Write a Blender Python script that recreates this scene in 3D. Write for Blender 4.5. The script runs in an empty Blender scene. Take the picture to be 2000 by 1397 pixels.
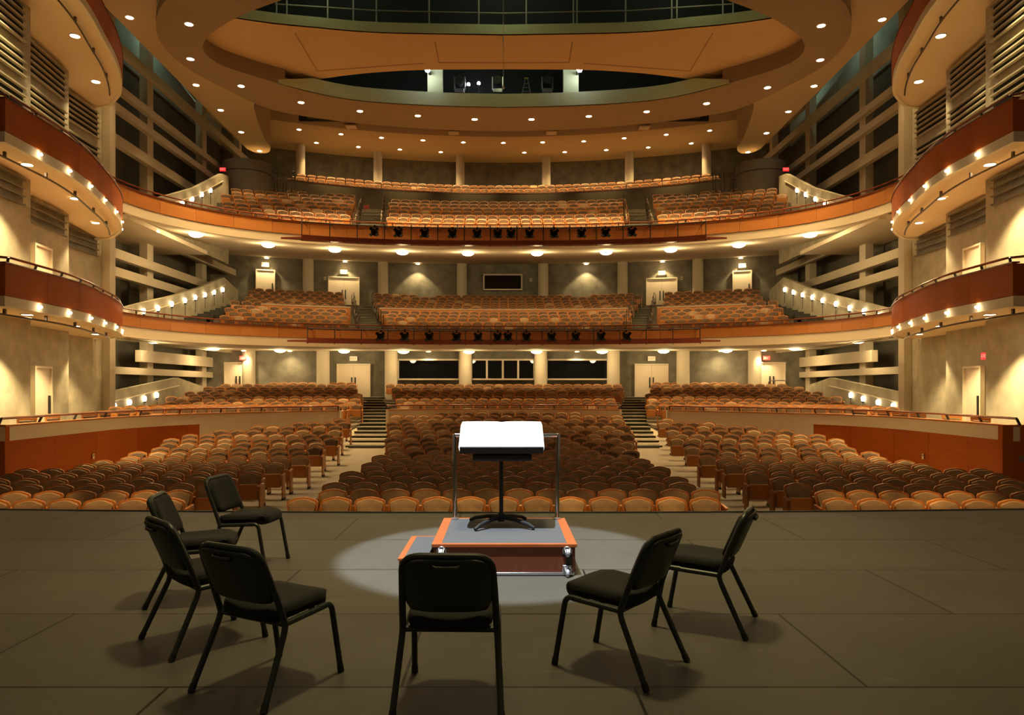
import bpy, bmesh, math, random
from mathutils import Vector, Matrix

S = bpy.context.scene
COL = S.collection
PI = math.pi
random.seed(7)

# ------------------------------------------------------------------ camera
F, CX, CY, EYE = 1420.0, 984.0, 760.0, 1.6      # focal length and vanishing point in px of the 2000x1397 frame
cam_d = bpy.data.cameras.new('camera')
cam = bpy.data.objects.new('camera', cam_d)
COL.objects.link(cam)
cam.location = (0, 0, EYE)
cam.rotation_euler = (PI / 2, 0, 0)
cam_d.sensor_width = 36
cam_d.lens = 36 * F / 2000
cam_d.shift_x = (1000 - CX) / 2000
cam_d.shift_y = (CY - 698.5) / 2000
cam_d.clip_end = 200
S.camera = cam

# ------------------------------------------------------------------ world, exposure
w = bpy.data.worlds.new('world')
S.world = w
w.use_nodes = True
w.node_tree.nodes['Background'].inputs[0].default_value = (1.0, 0.76, 0.46, 1)
w.node_tree.nodes['Background'].inputs[1].default_value = 0.034
S.view_settings.view_transform = 'Standard'
S.view_settings.look = 'None'
S.view_settings.exposure = 1.3
S.view_settings.gamma = 1
S.view_settings.use_curve_mapping = False
try:
    S.cycles.max_bounces = 8
    S.cycles.diffuse_bounces = 5
    S.cycles.glossy_bounces = 3
    S.cycles.sample_clamp_indirect = 6
except Exception:
    pass

WARM = (1.0, 0.66, 0.28)
WARMW = (1.0, 0.74, 0.36)
GREEN = (0.62, 1.0, 0.66)


def lamp(name, kind, loc, power, color=WARM, radius=0.1, target=None, cone=80, blend=0.6, parent=None):
    d = bpy.data.lights.new(name, kind)
    d.energy = power
    d.color = color
    d.shadow_soft_size = radius
    if kind == 'SPOT':
        d.spot_size = math.radians(cone)
        d.spot_blend = blend
    o = bpy.data.objects.new(name, d)
    COL.objects.link(o)
    o.location = loc
    if target is not None:
        v = Vector(target) - Vector(loc)
        o.rotation_euler = v.to_track_quat('-Z', 'Y').to_euler()
    if parent is not None:
        o.parent = parent
        o.matrix_parent_inverse = Matrix.Translation(-Vector(parent.location))
    return o


# conductor's spot and the stage work lights, hung from the stage rigging above the frame
lamp('podium_spot', 'SPOT', (-1.7, 3.7, 15.0), 7600, (0.80, 0.90, 1.0), 0.08, (0.0, 6.98, 0.0), 12.0, 0.13)
for sx, sy, pw in ((-3.4, 8.2, 260), (0.0, 6.2, 950), (3.4, 8.2, 260)):
    lamp('stage_work_light', 'SPOT', (sx, sy, 11.0), pw, (1.0, 0.80, 0.36), 0.5, (sx * 0.9, sy + 0.3, 0), 64, 1.0)
# forestage downlights falling on the first two rows
for sx, pw in ((-8.4, 4200), (-6.4, 4600), (-3.4, 3000), (-1.5, 3400), (0.3, 3400), (2.0, 3400), (3.6, 3000), (6.3, 4200), (7.9, 4600)):
    lamp('forestage_downlight', 'SPOT', (sx, 11.6, 14.5), pw, (1.0, 0.60, 0.24), 0.1, (sx, 12.25, -0.4), 9.6, 0.7)


def W(px, py, d):
    """Point at depth d seen at a frame position."""
    return Vector(((px - CX) * d / F, d, EYE - (py - CY) * d / F))


def WZ(px, py, z):
    d = (z - EYE) * F / (CY - py)
    return Vector(((px - CX) * d / F, d, z))


# ------------------------------------------------------------------ materials
def mat(name, color, rough=0.6, metal=0.0, noise=0.0, nscale=4.0, bump=0.0, island=0.0, objrand=0.0, emit=0.0,
        emit_color=None, stretch=None, color2=None, spec=None, sample=True):
    m = bpy.data.materials.new(name)
    m.use_nodes = True
    nt = m.node_tree
    b = nt.nodes['Principled BSDF']
    b.inputs['Roughness'].default_value = rough
    b.inputs['Metallic'].default_value = metal
    if spec is not None:
        b.inputs['Specular IOR Level'].default_value = spec
    tc = nt.nodes.new('ShaderNodeTexCoord')
    mp = nt.nodes.new('ShaderNodeMapping')
    if stretch:
        mp.inputs['Scale'].default_value = stretch
    nt.links.new(tc.outputs['Object'], mp.inputs['Vector'])
    nz = nt.nodes.new('ShaderNodeTexNoise')
    nz.inputs['Scale'].default_value = nscale
    nz.inputs['Detail'].default_value = 6
    nt.links.new(mp.outputs['Vector'], nz.inputs['Vector'])
    c2 = color2 or tuple(min(1, c * 1.6) for c in color)
    c1 = color
    mix = nt.nodes.new('ShaderNodeMix')
    mix.data_type = 'RGBA'
    mix.inputs[6].default_value = (*c1, 1)
    mix.inputs[7].default_value = (*c2, 1)
    # factor = noise part + island random + object random
    fac = nt.nodes.new('ShaderNodeMath')
    fac.operation = 'MULTIPLY_ADD'
    nt.links.new(nz.outputs['Fac'], fac.inputs[0])
    fac.inputs[1].default_value = noise * 2.0
    fac.inputs[2].default_value = -noise * 0.5
    last = fac
    if island:
        g = nt.nodes.new('ShaderNodeNewGeometry')
        a = nt.nodes.new('ShaderNodeMath')
        a.operation = 'MULTIPLY_ADD'
        nt.links.new(g.outputs['Random Per Island'], a.inputs[0])
        a.inputs[1].default_value = island
        nt.links.new(last.outputs[0], a.inputs[2])
        last = a
    if objrand:
        g = nt.nodes.new('ShaderNodeObjectInfo')
        a = nt.nodes.new('ShaderNodeMath')
        a.operation = 'MULTIPLY_ADD'
        nt.links.new(g.outputs['Random'], a.inputs[0])
        a.inputs[1].default_value = objrand
        nt.links.new(last.outputs[0], a.inputs[2])
        last = a
    last.use_clamp = True
    nt.links.new(last.outputs[0], mix.inputs[0])
    nt.links.new(mix.outputs[2], b.inputs['Base Color'])
    if bump:
        bp = nt.nodes.new('ShaderNodeBump')
        bp.inputs['Strength'].default_value = bump
        bp.inputs['Distance'].default_value = 0.01
        nt.links.new(nz.outputs['Fac'], bp.inputs['Height'])
        nt.links.new(bp.outputs['Normal'], b.inputs['Normal'])
    if emit:
        b.inputs['Emission Color'].default_value = (*(emit_color or color), 1)
        b.inputs['Emission Strength'].default_value = emit
        if not sample:
            try:
                m.cycles.emission_sampling = 'NONE'
            except Exception:
                pass
    return m


M = {
    'tan': mat('tan_plaster', (0.56, 0.41, 0.22), 0.8, noise=0.1, nscale=0.6, color2=(0.62, 0.46, 0.26)),
    'soffit': mat('pale_tan_plaster', (0.80, 0.63, 0.40), 0.8, noise=0.1, nscale=0.6, color2=(0.85, 0.68, 0.45)),
    'cream': mat('cream_plaster', (0.70, 0.60, 0.44), 0.75, noise=0.1, nscale=0.6, color2=(0.76, 0.66, 0.5)),
    'band': mat('cream_band_plaster', (0.76, 0.66, 0.48), 0.7, noise=0.1, nscale=0.6, color2=(0.8, 0.7, 0.52)),
    'cloud': mat('orange_ceiling_plaster', (0.64, 0.43, 0.215), 0.85, noise=0.1, nscale=0.5, color2=(0.68, 0.46, 0.24)),
    'joint': mat('canopy_joint', (0.38, 0.25, 0.12), 0.9),
    'ring': mat('brown_ring_plaster', (0.30, 0.212, 0.13), 0.85, noise=0.1, nscale=0.5, color2=(0.34, 0.24, 0.15)),
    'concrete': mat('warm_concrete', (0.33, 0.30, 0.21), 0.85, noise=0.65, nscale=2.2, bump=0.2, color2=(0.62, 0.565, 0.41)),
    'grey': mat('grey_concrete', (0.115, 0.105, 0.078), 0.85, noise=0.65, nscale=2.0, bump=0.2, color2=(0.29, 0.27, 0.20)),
    'grey_dark': mat('dark_grey_concrete', (0.085, 0.076, 0.056), 0.85, noise=0.5, nscale=1.0, bump=0.15, color2=(0.15, 0.135, 0.10)),
    'pod': mat('olive_grey_plaster', (0.20, 0.175, 0.12), 0.85, noise=0.3, nscale=1.0, color2=(0.25, 0.22, 0.155)),
    'beam': mat('pale_concrete', (0.52, 0.45, 0.33), 0.8, noise=0.3, nscale=1.0, color2=(0.62, 0.54, 0.4)),
    'column': mat('column_concrete', (0.50, 0.44, 0.32), 0.8, noise=0.2, nscale=1.5, color2=(0.58, 0.52, 0.38)),
    'pale_green': mat('pale_green_paint', (0.47, 0.54, 0.32), 0.8, noise=0.35, nscale=0.8, stretch=(1, 1, 0.15), color2=(0.40, 0.47, 0.28)),
    'dark': mat('black_void_shade', (0.012, 0.014, 0.013), 0.9, noise=0.2),  # flat black stands for the unlit attic and open louver gaps
    'attic': mat('attic_green_board', (0.26, 0.30, 0.26), 0.9, noise=0.6, nscale=0.9, color2=(0.42, 0.46, 0.4)),
    'wood': mat('orange_veneer', (0.42, 0.15, 0.034), 0.36, noise=0.35, nscale=2.2, stretch=(0.5, 0.5, 5), color2=(0.60, 0.25, 0.07), island=0.45),
    'wood_dark': mat('red_brown_veneer', (0.37, 0.078, 0.008), 0.5, noise=0.35, nscale=2.2, stretch=(0.5, 0.5, 5), color2=(0.52, 0.135, 0.018), island=0.4, spec=0.08),
    'seat_wood': mat('seat_oak', (0.44, 0.155, 0.032), 0.34, noise=0.3, nscale=6, stretch=(1, 1, 4), color2=(0.56, 0.23, 0.06), island=0.4),
    'fabric': mat('brown_velvet', (0.070, 0.038, 0.024), 0.8, noise=0.5, nscale=9, bump=0.1, color2=(0.22, 0.14, 0.08), island=0.25, objrand=0.3, spec=0.2),
    'fabric_light': mat('pale_velvet', (0.24, 0.15, 0.08), 0.8, noise=0.6, nscale=7, bump=0.1, color2=(0.46, 0.33, 0.19), island=0.3, objrand=0.3, spec=0.2),  # lighter velvet for random seats, its row shares partly imitate light
    'spot_black': mat('matt_black_paint', (0.010, 0.010, 0.009), 0.9, noise=0.2, spec=0.05),
    'handrail': mat('mahogany_rail', (0.16, 0.035, 0.012), 0.25, noise=0.3, nscale=3),
    'iron': mat('black_iron', (0.014, 0.013, 0.012), 0.6, noise=0.2),
    'bronze': mat('bronze_rail', (0.10, 0.075, 0.05), 0.3, metal=0.6, noise=0.2),
    'door': mat('cream_door_paint', (0.70, 0.60, 0.45), 0.5, noise=0.1),
    'door_grey': mat('grey_door_frame', (0.26, 0.24, 0.20), 0.5, noise=0.1),
    'carpet': mat('olive_grey_carpet', (0.20, 0.17, 0.12), 0.95, noise=0.4, nscale=40, bump=0.2, color2=(0.26, 0.225, 0.16)),
    'floor_light': mat('beige_concrete_floor', (0.36, 0.31, 0.225), 0.7, noise=0.3, nscale=3),
    'tread': mat('dark_green_carpet', (0.055, 0.056, 0.040), 0.9, noise=0.3, nscale=30, bump=0.2),
    'nosing': mat('pale_stair_nosing', (0.55, 0.47, 0.34), 0.6, noise=0.2),
    'mullion': mat('cream_aluminium', (0.58, 0.50, 0.38), 0.45, noise=0.1),
    'trough': mat('red_brown_steel', (0.17, 0.032, 0.012), 0.4, noise=0.2),
    'chair_fabric': mat('black_upholstery', (0.0055, 0.0055, 0.005), 0.85, noise=0.4, nscale=60, bump=0.3, color2=(0.010, 0.0095, 0.008)),
    'chair_metal': mat('dark_green_black_steel', (0.026, 0.032, 0.027), 0.42, metal=0.2, noise=0.3),
    'rubber': mat('black_rubber', (0.012, 0.012, 0.012), 0.6),
    'chrome': mat('chrome', (0.72, 0.72, 0.74), 0.12, metal=1.0, noise=0.05),
    'steel': mat('brushed_steel', (0.55, 0.55, 0.57), 0.3, metal=0.9, noise=0.1),
    'podium_top': mat('grey_podium_carpet', (0.085, 0.088, 0.093), 0.9, noise=0.5, nscale=35, bump=0.2, color2=(0.12, 0.125, 0.132)),
    'podium_trim': mat('cherry_trim', (0.44, 0.10, 0.025), 0.4, noise=0.4, nscale=5, stretch=(1, 4, 4), color2=(0.56, 0.155, 0.045)),
    'podium_wood': mat('mahogany_panel', (0.20, 0.048, 0.018), 0.45, noise=0.4, nscale=6, stretch=(6, 6, 0.8), color2=(0.28, 0.08, 0.03)),
    'paper': mat('white_paper', (0.86, 0.86, 0.86), 0.7),
    'wheel': mat('grey_wheel', (0.5, 0.5, 0.54), 0.4),
    'sign_white': mat('white_sign', (0.8, 0.7, 0.5), 0.5, emit=0.10, emit_color=(1.0, 0.8, 0.5)),
    'sign_letter': mat('red_letter', (0.42, 0.08, 0.04), 0.5),
    'sign_red': mat('red_lit_sign', (0.7, 0.04, 0.03), 0.5, emit=0.45, emit_color=(1.0, 0.03, 0.03)),
    'red_plastic': mat('red_plastic', (0.35, 0.03, 0.02), 0.5),
    'letter_dim': mat('dim_red_letter', (0.9, 0.35, 0.3), 0.5, emit=0.4, emit_color=(1, 0.35, 0.3)),
    'bulb': mat('lit_lamp', (1, 0.9, 0.7), 0.5, emit=14, emit_color=(1.0, 0.80, 0.52), sample=False),
    'bulb_white': mat('lit_white_lamp', (1, 1, 1), 0.5, emit=30, emit_color=(0.92, 0.95, 1.0), sample=False),
    'bowl': mat('lit_glass_bowl', (1, 0.9, 0.7), 0.4, emit=5.5, emit_color=(1.0, 0.80, 0.50), sample=False),
    'sconce': mat('lit_opal_glass', (1, 0.9, 0.8), 0.4, emit=4.0, emit_color=(1.0, 0.88, 0.68), sample=False),
    'glass': None,
}
g = bpy.data.materials.new('dark_window_glass')
g.use_nodes = True
gb = g.node_tree.nodes['Principled BSDF']
gb.inputs['Base Color'].default_value = (0.004, 0.004, 0.004, 1)
gb.inputs['Roughness'].default_value = 0.03
M['glass'] = g


def stage_material():
    m = bpy.data.materials.new('black_stage_board')
    m.use_nodes = True
    nt = m.node_tree
    b = nt.nodes['Principled BSDF']
    tc = nt.nodes.new('ShaderNodeTexCoord')
    mp = nt.nodes.new('ShaderNodeMapping')
    mp.inputs['Location'].default_value = (0.55, -0.09, 0)
    nt.links.new(tc.outputs['Object'], mp.inputs['Vector'])
    br = nt.nodes.new('ShaderNodeTexBrick')
    br.inputs['Scale'].default_value = 1.0
    br.inputs['Mortar Size'].default_value = 0.009
    br.inputs['Mortar Smooth'].default_value = 0.1
    br.inputs['Brick Width'].default_value = 2.5
    br.inputs['Row Height'].default_value = 1.27
    br.inputs['Color1'].default_value = (0.083, 0.078, 0.064, 1)
    br.inputs['Color2'].default_value = (0.097, 0.091, 0.075, 1)
    br.inputs['Mortar'].default_value = (0.008, 0.008, 0.007, 1)
    nt.links.new(mp.outputs['Vector'], br.inputs['Vector'])
    n1 = nt.nodes.new('ShaderNodeTexNoise')
    n1.inputs['Scale'].default_value = 0.9
    n1.inputs['Detail'].default_value = 8
    n1.inputs['Roughness'].default_value = 0.65
    nt.links.new(tc.outputs['Object'], n1.inputs['Vector'])
    mx = nt.nodes.new('ShaderNodeMix')
    mx.data_type = 'RGBA'
    mx.blend_type = 'MULTIPLY'
    mx.inputs[0].default_value = 0.6
    rp = nt.nodes.new('ShaderNodeValToRGB')
    rp.color_ramp.elements[0].position = 0.3
    rp.color_ramp.elements[0].color = (0.72, 0.72, 0.72, 1)
    rp.color_ramp.elements[1].position = 0.72
    rp.color_ramp.elements[1].color = (1.25, 1.25, 1.22, 1)
    nt.links.new(n1.outputs['Fac'], rp.inputs[0])
    nt.links.new(br.outputs['Color'], mx.inputs[6])
    nt.links.new(rp.outputs[0], mx.inputs[7])
    # pale scuffs: thin streaks of stretched noise
    n2 = nt.nodes.new('ShaderNodeTexNoise')
    n2.inputs['Scale'].default_value = 2.2
    n2.inputs['Detail'].default_value = 3
    n2.inputs['Distortion'].default_value = 1.5
    mp2 = nt.nodes.new('ShaderNodeMapping')
    mp2.inputs['Rotation'].default_value = (0, 0, 0.7)
    mp2.inputs['Scale'].default_value = (0.6, 5.0, 1)
    nt.links.new(tc.outputs['Object'], mp2.inputs['Vector'])
    nt.links.new(mp2.outputs['Vector'], n2.inputs['Vector'])
    r2 = nt.nodes.new('ShaderNodeValToRGB')
    r2.color_ramp.elements[0].position = 0.68
    r2.color_ramp.elements[0].color = (0, 0, 0, 1)
    r2.color_ramp.elements[1].position = 0.80
    r2.color_ramp.elements[1].color = (1, 1, 1, 1)
    nt.links.new(n2.outputs['Fac'], r2.inputs[0])
    ad = nt.nodes.new('ShaderNodeMix')
    ad.data_type = 'RGBA'
    ad.inputs[7].default_value = (0.17, 0.165, 0.15, 1)
    ml = nt.nodes.new('ShaderNodeMath')
    ml.operation = 'MULTIPLY'
    ml.inputs[1].default_value = 0.55
    nt.links.new(r2.outputs[0], ml.inputs[0])
    nt.links.new(ml.outputs[0], ad.inputs[0])
    nt.links.new(mx.outputs[2], ad.inputs[6])
    nt.links.new(ad.outputs[2], b.inputs['Base Color'])
    b.inputs['Roughness'].default_value = 0.55
    b.inputs['Specular IOR Level'].default_value = 0.25
    return m


M['stage'] = stage_material()


# ------------------------------------------------------------------ mesh builder
class MB:
    def __init__(self):
        self.v, self.f = [], []

    def add(self, verts, faces):
        n = len(self.v)
        self.v += [tuple(p) for p in verts]
        self.f += [tuple(i + n for i in q) for q in faces]
        return self

    def box(self, c, s, rz=0.0, M4=None):
        x, y, z = s[0] / 2, s[1] / 2, s[2] / 2
        vs = [Vector(p) for p in ((-x, -y, -z), (x, -y, -z), (x, y, -z), (-x, y, -z), (-x, -y, z), (x, -y, z), (x, y, z), (-x, y, z))]
        R = M4 or Matrix.Rotation(rz, 3, 'Z')
        return self.add([R @ p + Vector(c) for p in vs],
                        [(0, 3, 2, 1), (4, 5, 6, 7), (0, 1, 5, 4), (1, 2, 6, 5), (2, 3, 7, 6), (3, 0, 4, 7)])

    def bar(self, a, b, wd, h, up=(0, 0, 1)):
        a, b = Vector(a), Vector(b)
        t = (b - a).normalized()
        s = t.cross(Vector(up)).normalized() * wd / 2
        u = s.cross(t).normalized() * h / 2
        vs = [a - s - u, a + s - u, a + s + u, a - s + u, b - s - u, b + s - u, b + s + u, b - s + u]
        return self.add(vs, [(3, 2, 1, 0), (4, 5, 6, 7), (0, 1, 5, 4), (1, 2, 6, 5), (2, 3, 7, 6), (3, 0, 4, 7)])

    def tube(self, pts, r, n=8, closed=False, flat=1.0):
        pts = [Vector(p) for p in pts]
        m = len(pts)
        rings, prev = [], None
        for i, p in enumerate(pts):
            if closed:
                t = pts[(i + 1) % m] - pts[i - 1]
            else:
                t = pts[min(i + 1, m - 1)] - pts[max(i - 1, 0)]
            t.normalize()
            if prev is None:
                ref = Vector((0, 0, 1)) if abs(t.z) < 0.9 else Vector((0, 1, 0))
                a = t.cross(ref).normalized()
            else:
                a = (prev - t * prev.dot(t)).normalized()
            prev = a
            b = t.cross(a)
            rr = r[i] if isinstance(r, (list, tuple)) else r
            rings.append([p + (a * math.cos(2 * PI * k / n) * flat + b * math.sin(2 * PI * k / n)) * rr for k in range(n)])
        vs = [q for ring in rings for q in ring]
        fs = []
        for i in range(m if closed else m - 1):
            j = (i + 1) % m
            for k in range(n):
                l = (k + 1) % n
                fs.append((i * n + k, i * n + l, j * n + l, j * n + k))
        if not closed:
            fs.append(tuple(range(n - 1, -1, -1)))
            fs.append(tuple((m - 1) * n + k for k in range(n)))
        return self.add(vs, fs)

    def lathe(self, c, prof, n=16, axis='Z'):
        vs, fs = [], []
        for r, h in prof:
            for k in range(n):
                a = 2 * PI * k / n
                p = (r * math.cos(a), r * math.sin(a), h)
                if axis == 'Y':
                    p = (p[0], p[2], p[1])
                elif axis == 'X':
                    p = (p[2], p[0], p[1])
                vs.append(Vector(p) + Vector(c))
        m = len(prof)
        for i in range(m - 1):
            for k in range(n):
                l = (k + 1) % n
                fs.append((i * n + k, i * n + l, (i + 1) * n + l, (i + 1) * n + k))
        if prof[0][0] > 1e-6:
            fs.append(tuple(range(n - 1, -1, -1)))
        if prof[-1][0] > 1e-6:
            fs.append(tuple((m - 1) * n + k for k in range(n)))
        return self.add(vs, fs)

    def prism(self, poly, z0, z1):
        n = len(poly)
        vs = [(x, y, z0) for x, y in poly] + [(x, y, z1) for x, y in poly]
        fs = [tuple(range(n - 1, -1, -1)), tuple(range(n, 2 * n))]
        fs += [(i, (i + 1) % n, n + (i + 1) % n, n + i) for i in range(n)]
        return self.add(vs, fs)

    def sweep(self, path, prof, closed_prof=True, side=1):
        """path: plan points; prof: (offset to the path's left * side, z)."""
        m, n = len(path), len(prof)
        P = [Vector((p[0], p[1])) for p in path]
        rows = []
        for i in range(m):
            t0 = (P[i] - P[i - 1]).normalized() if i > 0 else None
            t1 = (P[i + 1] - P[i]).normalized() if i < m - 1 else None
            if t0 is None:
                t0 = t1
            if t1 is None:
                t1 = t0
            n0, n1 = Vector((-t0.y, t0.x)), Vector((-t1.y, t1.x))
            nn = (n0 + n1)
            nn.normalize()
            k = 1 / max(0.4, nn.dot(n0))
            rows.append([(P[i].x + nn.x * o * k * side, P[i].y + nn.y * o * k * side, z) for o, z in prof])
        vs = [p for r in rows for p in r]
        fs = []
        for i in range(m - 1):
            for k in range(n if closed_prof else n - 1):
                l = (k + 1) % n
                fs.append((i * n + k, (i + 1) * n + k, (i + 1) * n + l, i * n + l))
        if closed_prof:
            fs.append(tuple(range(n)))
            fs.append(tuple((m - 1) * n + k for k in range(n - 1, -1, -1)))
        return self.add(vs, fs)

    def build(self, name, material, parent=None, smooth=35, bevel=0.0, seg=2, fix=True, sub=0):
        me = bpy.data.meshes.new(name)
        off = Vector(parent_world(parent)) if parent is not None else Vector((0, 0, 0))
        me.from_pydata([Vector(p) - off for p in self.v] if parent is not None and off.length > 0 else self.v, [], self.f)
        if fix:
            bm = bmesh.new()
            bm.from_mesh(me)
            bmesh.ops.recalc_face_normals(bm, faces=bm.faces)
            bm.to_mesh(me)
            bm.free()
        if isinstance(material, (list, tuple)):
            for x in material:
                me.materials.append(x)
        else:
            me.materials.append(material)
        if smooth:
            me.polygons.foreach_set('use_smooth', [True] * len(me.polygons))
            me.set_sharp_from_angle(angle=math.radians(smooth))
        o = bpy.data.objects.new(name, me)
        COL.objects.link(o)
        if parent is not None:
            o.parent = parent
        if bevel:
            bv = o.modifiers.new('edge', 'BEVEL')
            bv.width = bevel
            bv.segments = seg
            bv.limit_method = 'ANGLE'
            bv.angle_limit = math.radians(40)
        if sub:
            sm = o.modifiers.new('round', 'SUBSURF')
            sm.levels = sub
            sm.render_levels = sub
        return o


def parent_world(p):
    v = Vector(p.location)
    while p.parent is not None:
        p = p.parent
        v = v + Vector(p.location)
    return v


def tag(o, label=None, cat=None, group=None, kind=None):
    if label:
        o['label'] = label
    if cat:
        o['category'] = cat
    if group:
        o['group'] = group
    if kind:
        o['kind'] = kind
    return o


def thing(name, label, cat, loc=(0, 0, 0), rz=0.0, group=None, kind=None):
    o = bpy.data.objects.new(name, None)
    o.empty_display_size = 0.1
    COL.objects.link(o)
    o.location = loc
    o.rotation_euler = (0, 0, rz)
    return tag(o, label, cat, group, kind)


def dup(root, loc, rz=0.0, label=None, group=None):
    r = root.copy()
    COL.objects.link(r)
    r.location = loc
    r.rotation_euler = (0, 0, rz)
    if label:
        r['label'] = label
    if group:
        r['group'] = group
    for ch in list(root.children):
        c = ch.copy()
        COL.objects.link(c)
        c.parent = r
        for g2 in list(ch.children):
            d = g2.copy()
            COL.objects.link(d)
            d.parent = c
    return r


def struct(name, mb, material, label=None, cat=None, **kw):
    return tag(mb.build(name, material, **kw), label, cat, None, 'structure')


ORD = ['first', 'second', 'third', 'fourth', 'fifth', 'sixth', 'seventh', 'eighth', 'ninth', 'tenth', 'eleventh', 'twelfth',
       'thirteenth', 'fourteenth', 'fifteenth', 'sixteenth', 'seventeenth', 'eighteenth', 'nineteenth', 'twentieth',
       'twenty-first', 'twenty-second', 'twenty-third', 'twenty-fourth', 'twenty-fifth']


def spline(pts, step=0.5):
    """Catmull-Rom through plan points, resampled about every step metres."""
    P = [Vector(p) for p in pts]
    P = [2 * P[0] - P[1]] + P + [2 * P[-1] - P[-2]]
    out = []
    for i in range(1, len(P) - 2):
        a, b, c, d = P[i - 1], P[i], P[i + 1], P[i + 2]
        k = max(2, int((c - b).length / step))
        for j in range(k):
            t = j / k
            out.append(0.5 * ((2 * b) + (c - a) * t + (2 * a - 5 * b + 4 * c - d) * t * t + (3 * b - a - 3 * c + d) * t ** 3))
    out.append(P[-2])
    return [tuple(p) for p in out]


def resample(path, n):
    P = [Vector(p) for p in path]
    L = [0]
    for a, b in zip(P, P[1:]):
        L.append(L[-1] + (b - a).length)
    out, j = [], 0
    for i in range(n + 1):
        s = L[-1] * i / n
        while j < len(P) - 2 and L[j + 1] < s:
            j += 1
        t = (s - L[j]) / max(1e-9, L[j + 1] - L[j])
        out.append(tuple(P[j].lerp(P[j + 1], min(1, max(0, t)))))
    return out


def interp(x, tab):
    if x <= tab[0][0]:
        return tab[0][1]
    for (a, u), (b, v) in zip(tab, tab[1:]):
        if x <= b:
            return u + (v - u) * (x - a) / (b - a)
    return tab[-1][1]


def mirror_half(half):
    """half: points with x>=0 from the centre outwards -> full path left to right."""
    return [(-x, y) for x, y in reversed(half)] + [p for p in half if p[0] > 1e-6]


def sag(x, R):
    return R - math.sqrt(max(0.0, R * R - x * x))


RIGHT_OUT = 0.25            # the right side wall stands this much farther out than the left


def widen(path, x0, x1, add):
    return [(x + add * min(1.0, max(0.0, (x - x0) / (x1 - x0))), y) for x, y in path]


# plan curves -------------------------------------------------------
FRONT_HALF = [(0, 36), (4, 35.85), (7.1, 35.35), (9.4, 34.65), (11.6, 33.6), (13.2, 32.2), (14.3, 30.5), (14.85, 28.8), (15.0, 27.0)]
BALC = widen(spline(mirror_half(FRONT_HALF), 0.4), 10, 14, 0.22)
MEZZ = [(x, y + 1.0) for x, y in BALC]
BOX_L = spline([(-11.8, 17.2), (-11.85, 18.6), (-11.93, 20.0), (-12.2, 21.5), (-12.66, 23.1), (-13.1, 24.6), (-13.7, 26.1), (-14.35, 27.3), (-15.3, 28.4)], 0.35)
PAR_HALF = [(0, 31.7), (3, 31.2), (5.7, 30.1), (8.9, 27.6), (10.9, 25.2), (11.8, 22.8), (11.88, 20.5), (11.8, 17.2)]
PAR = widen(spline(mirror_half(PAR_HALF), 0.4), 8, 11.5, RIGHT_OUT)
PAR_TAB = sorted([(abs(x), y) for x, y in PAR if x >= 0 and y > 22.8])


def par_d(x):
    return interp(abs(x), PAR_TAB)


def front_d(x, add=0.0):
    return interp(abs(x), sorted([(abs(a), b) for a, b in BALC if a >= 0 and b > 27.2])) + add


# ------------------------------------------------------------------ stage, floors
edge = [(-16 + 32 * i / 40, 9.37 + 0.0055 * (-16 + 32 * i / 40) ** 2) for i in range(41)]
st = MB().prism([(16, -2), (-16, -2)][::-1] + edge[::-1], -0.06, 0.0)
struct('stage_floor', st, M['stage'], smooth=0)
struct('stage_edge_trim', MB().sweep(edge, [(0, -0.30), (0.05, -0.30), (0.05, 0.012), (0, 0.012)]), M['iron'])
struct('stage_front_wall', MB().sweep(edge, [(-0.1, -1.2), (0, -1.2), (0, -0.06), (-0.1, -0.06)]), M['wood_dark'])


def rake(d):
    return interp(d, [(9, -1.13), (20, -1.13), (21, -1.07), (22, -1.03), (23, -0.96), (25, -0.82), (27, -0.62), (29, -0.42), (31, -0.22), (34, 0.0)])


fl = MB()
ds = [9.3 + i * 0.5 for i in range(47)]
xs = [-13.2, -11.9, -6, 0, 6, 11.9, 13.2]
fl.add([(x, d, rake(d)) for d in ds for x in xs],
       [(i * 7 + k, i * 7 + k + 1, (i + 1) * 7 + k + 1, (i + 1) * 7 + k) for i in range(len(ds) - 1) for k in range(6)])
struct('orchestra_floor', fl, M['floor_light'], fix=False)

# rows: (centre depth, z of back top, radius)
ROWS_F = []
TOPS = [975, 955, 943, 933, 921, 911, 903, 897, 890, 880.5, 872, 863, 855, 847, 839, 831, 824, 817, 810.5, 804]
for i, y in enumerate(TOPS):
    d = 12.1 + 0.98 * i
    z = EYE - (y - CY) * d / F
    ROWS_F.append((d, z - 0.9, 120.0))
ROWS_T = []
for i, y in enumerate([789, 784, 778, 773.3, 768.6, 764, 759.8, 755, 750]):
    d = 33.4 + 1.05 * i
    ROWS_T.append((d, EYE - (y - CY) * d / F - 0.9, 75.0))
ROWS_M = []
for i, y in enumerate([634, 627, 619.5, 613, 607.5]):
    d = 38.2 + 0.98 * i
    ROWS_M.append((d, EYE - (y - CY) * d / F - 0.9, 29.0 + i * 0.7))
for i, y in enumerate([600, 595.5, 591, 586, 580, 575.5]):
    d = 43.6 + 0.92 * i
    ROWS_M.append((d, EYE - (y - CY) * d / F - 0.9, 32.5 + i * 0.7))
ROWS_B = []
for i in range(8):
    d = 37.2 + 1.12 * i
    ROWS_B.append((d, 9.9 + 0.486 * i - 0.9, 30.0 + 1.8 * i))
ROWS_U = []
for i, y in enumerate([373, 367, 360.5]):
    d = 49.6 + 0.95 * i
    ROWS_U.append((d, EYE - (y - CY) * d / F - 0.9, 30.0 + i * 2))


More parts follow.
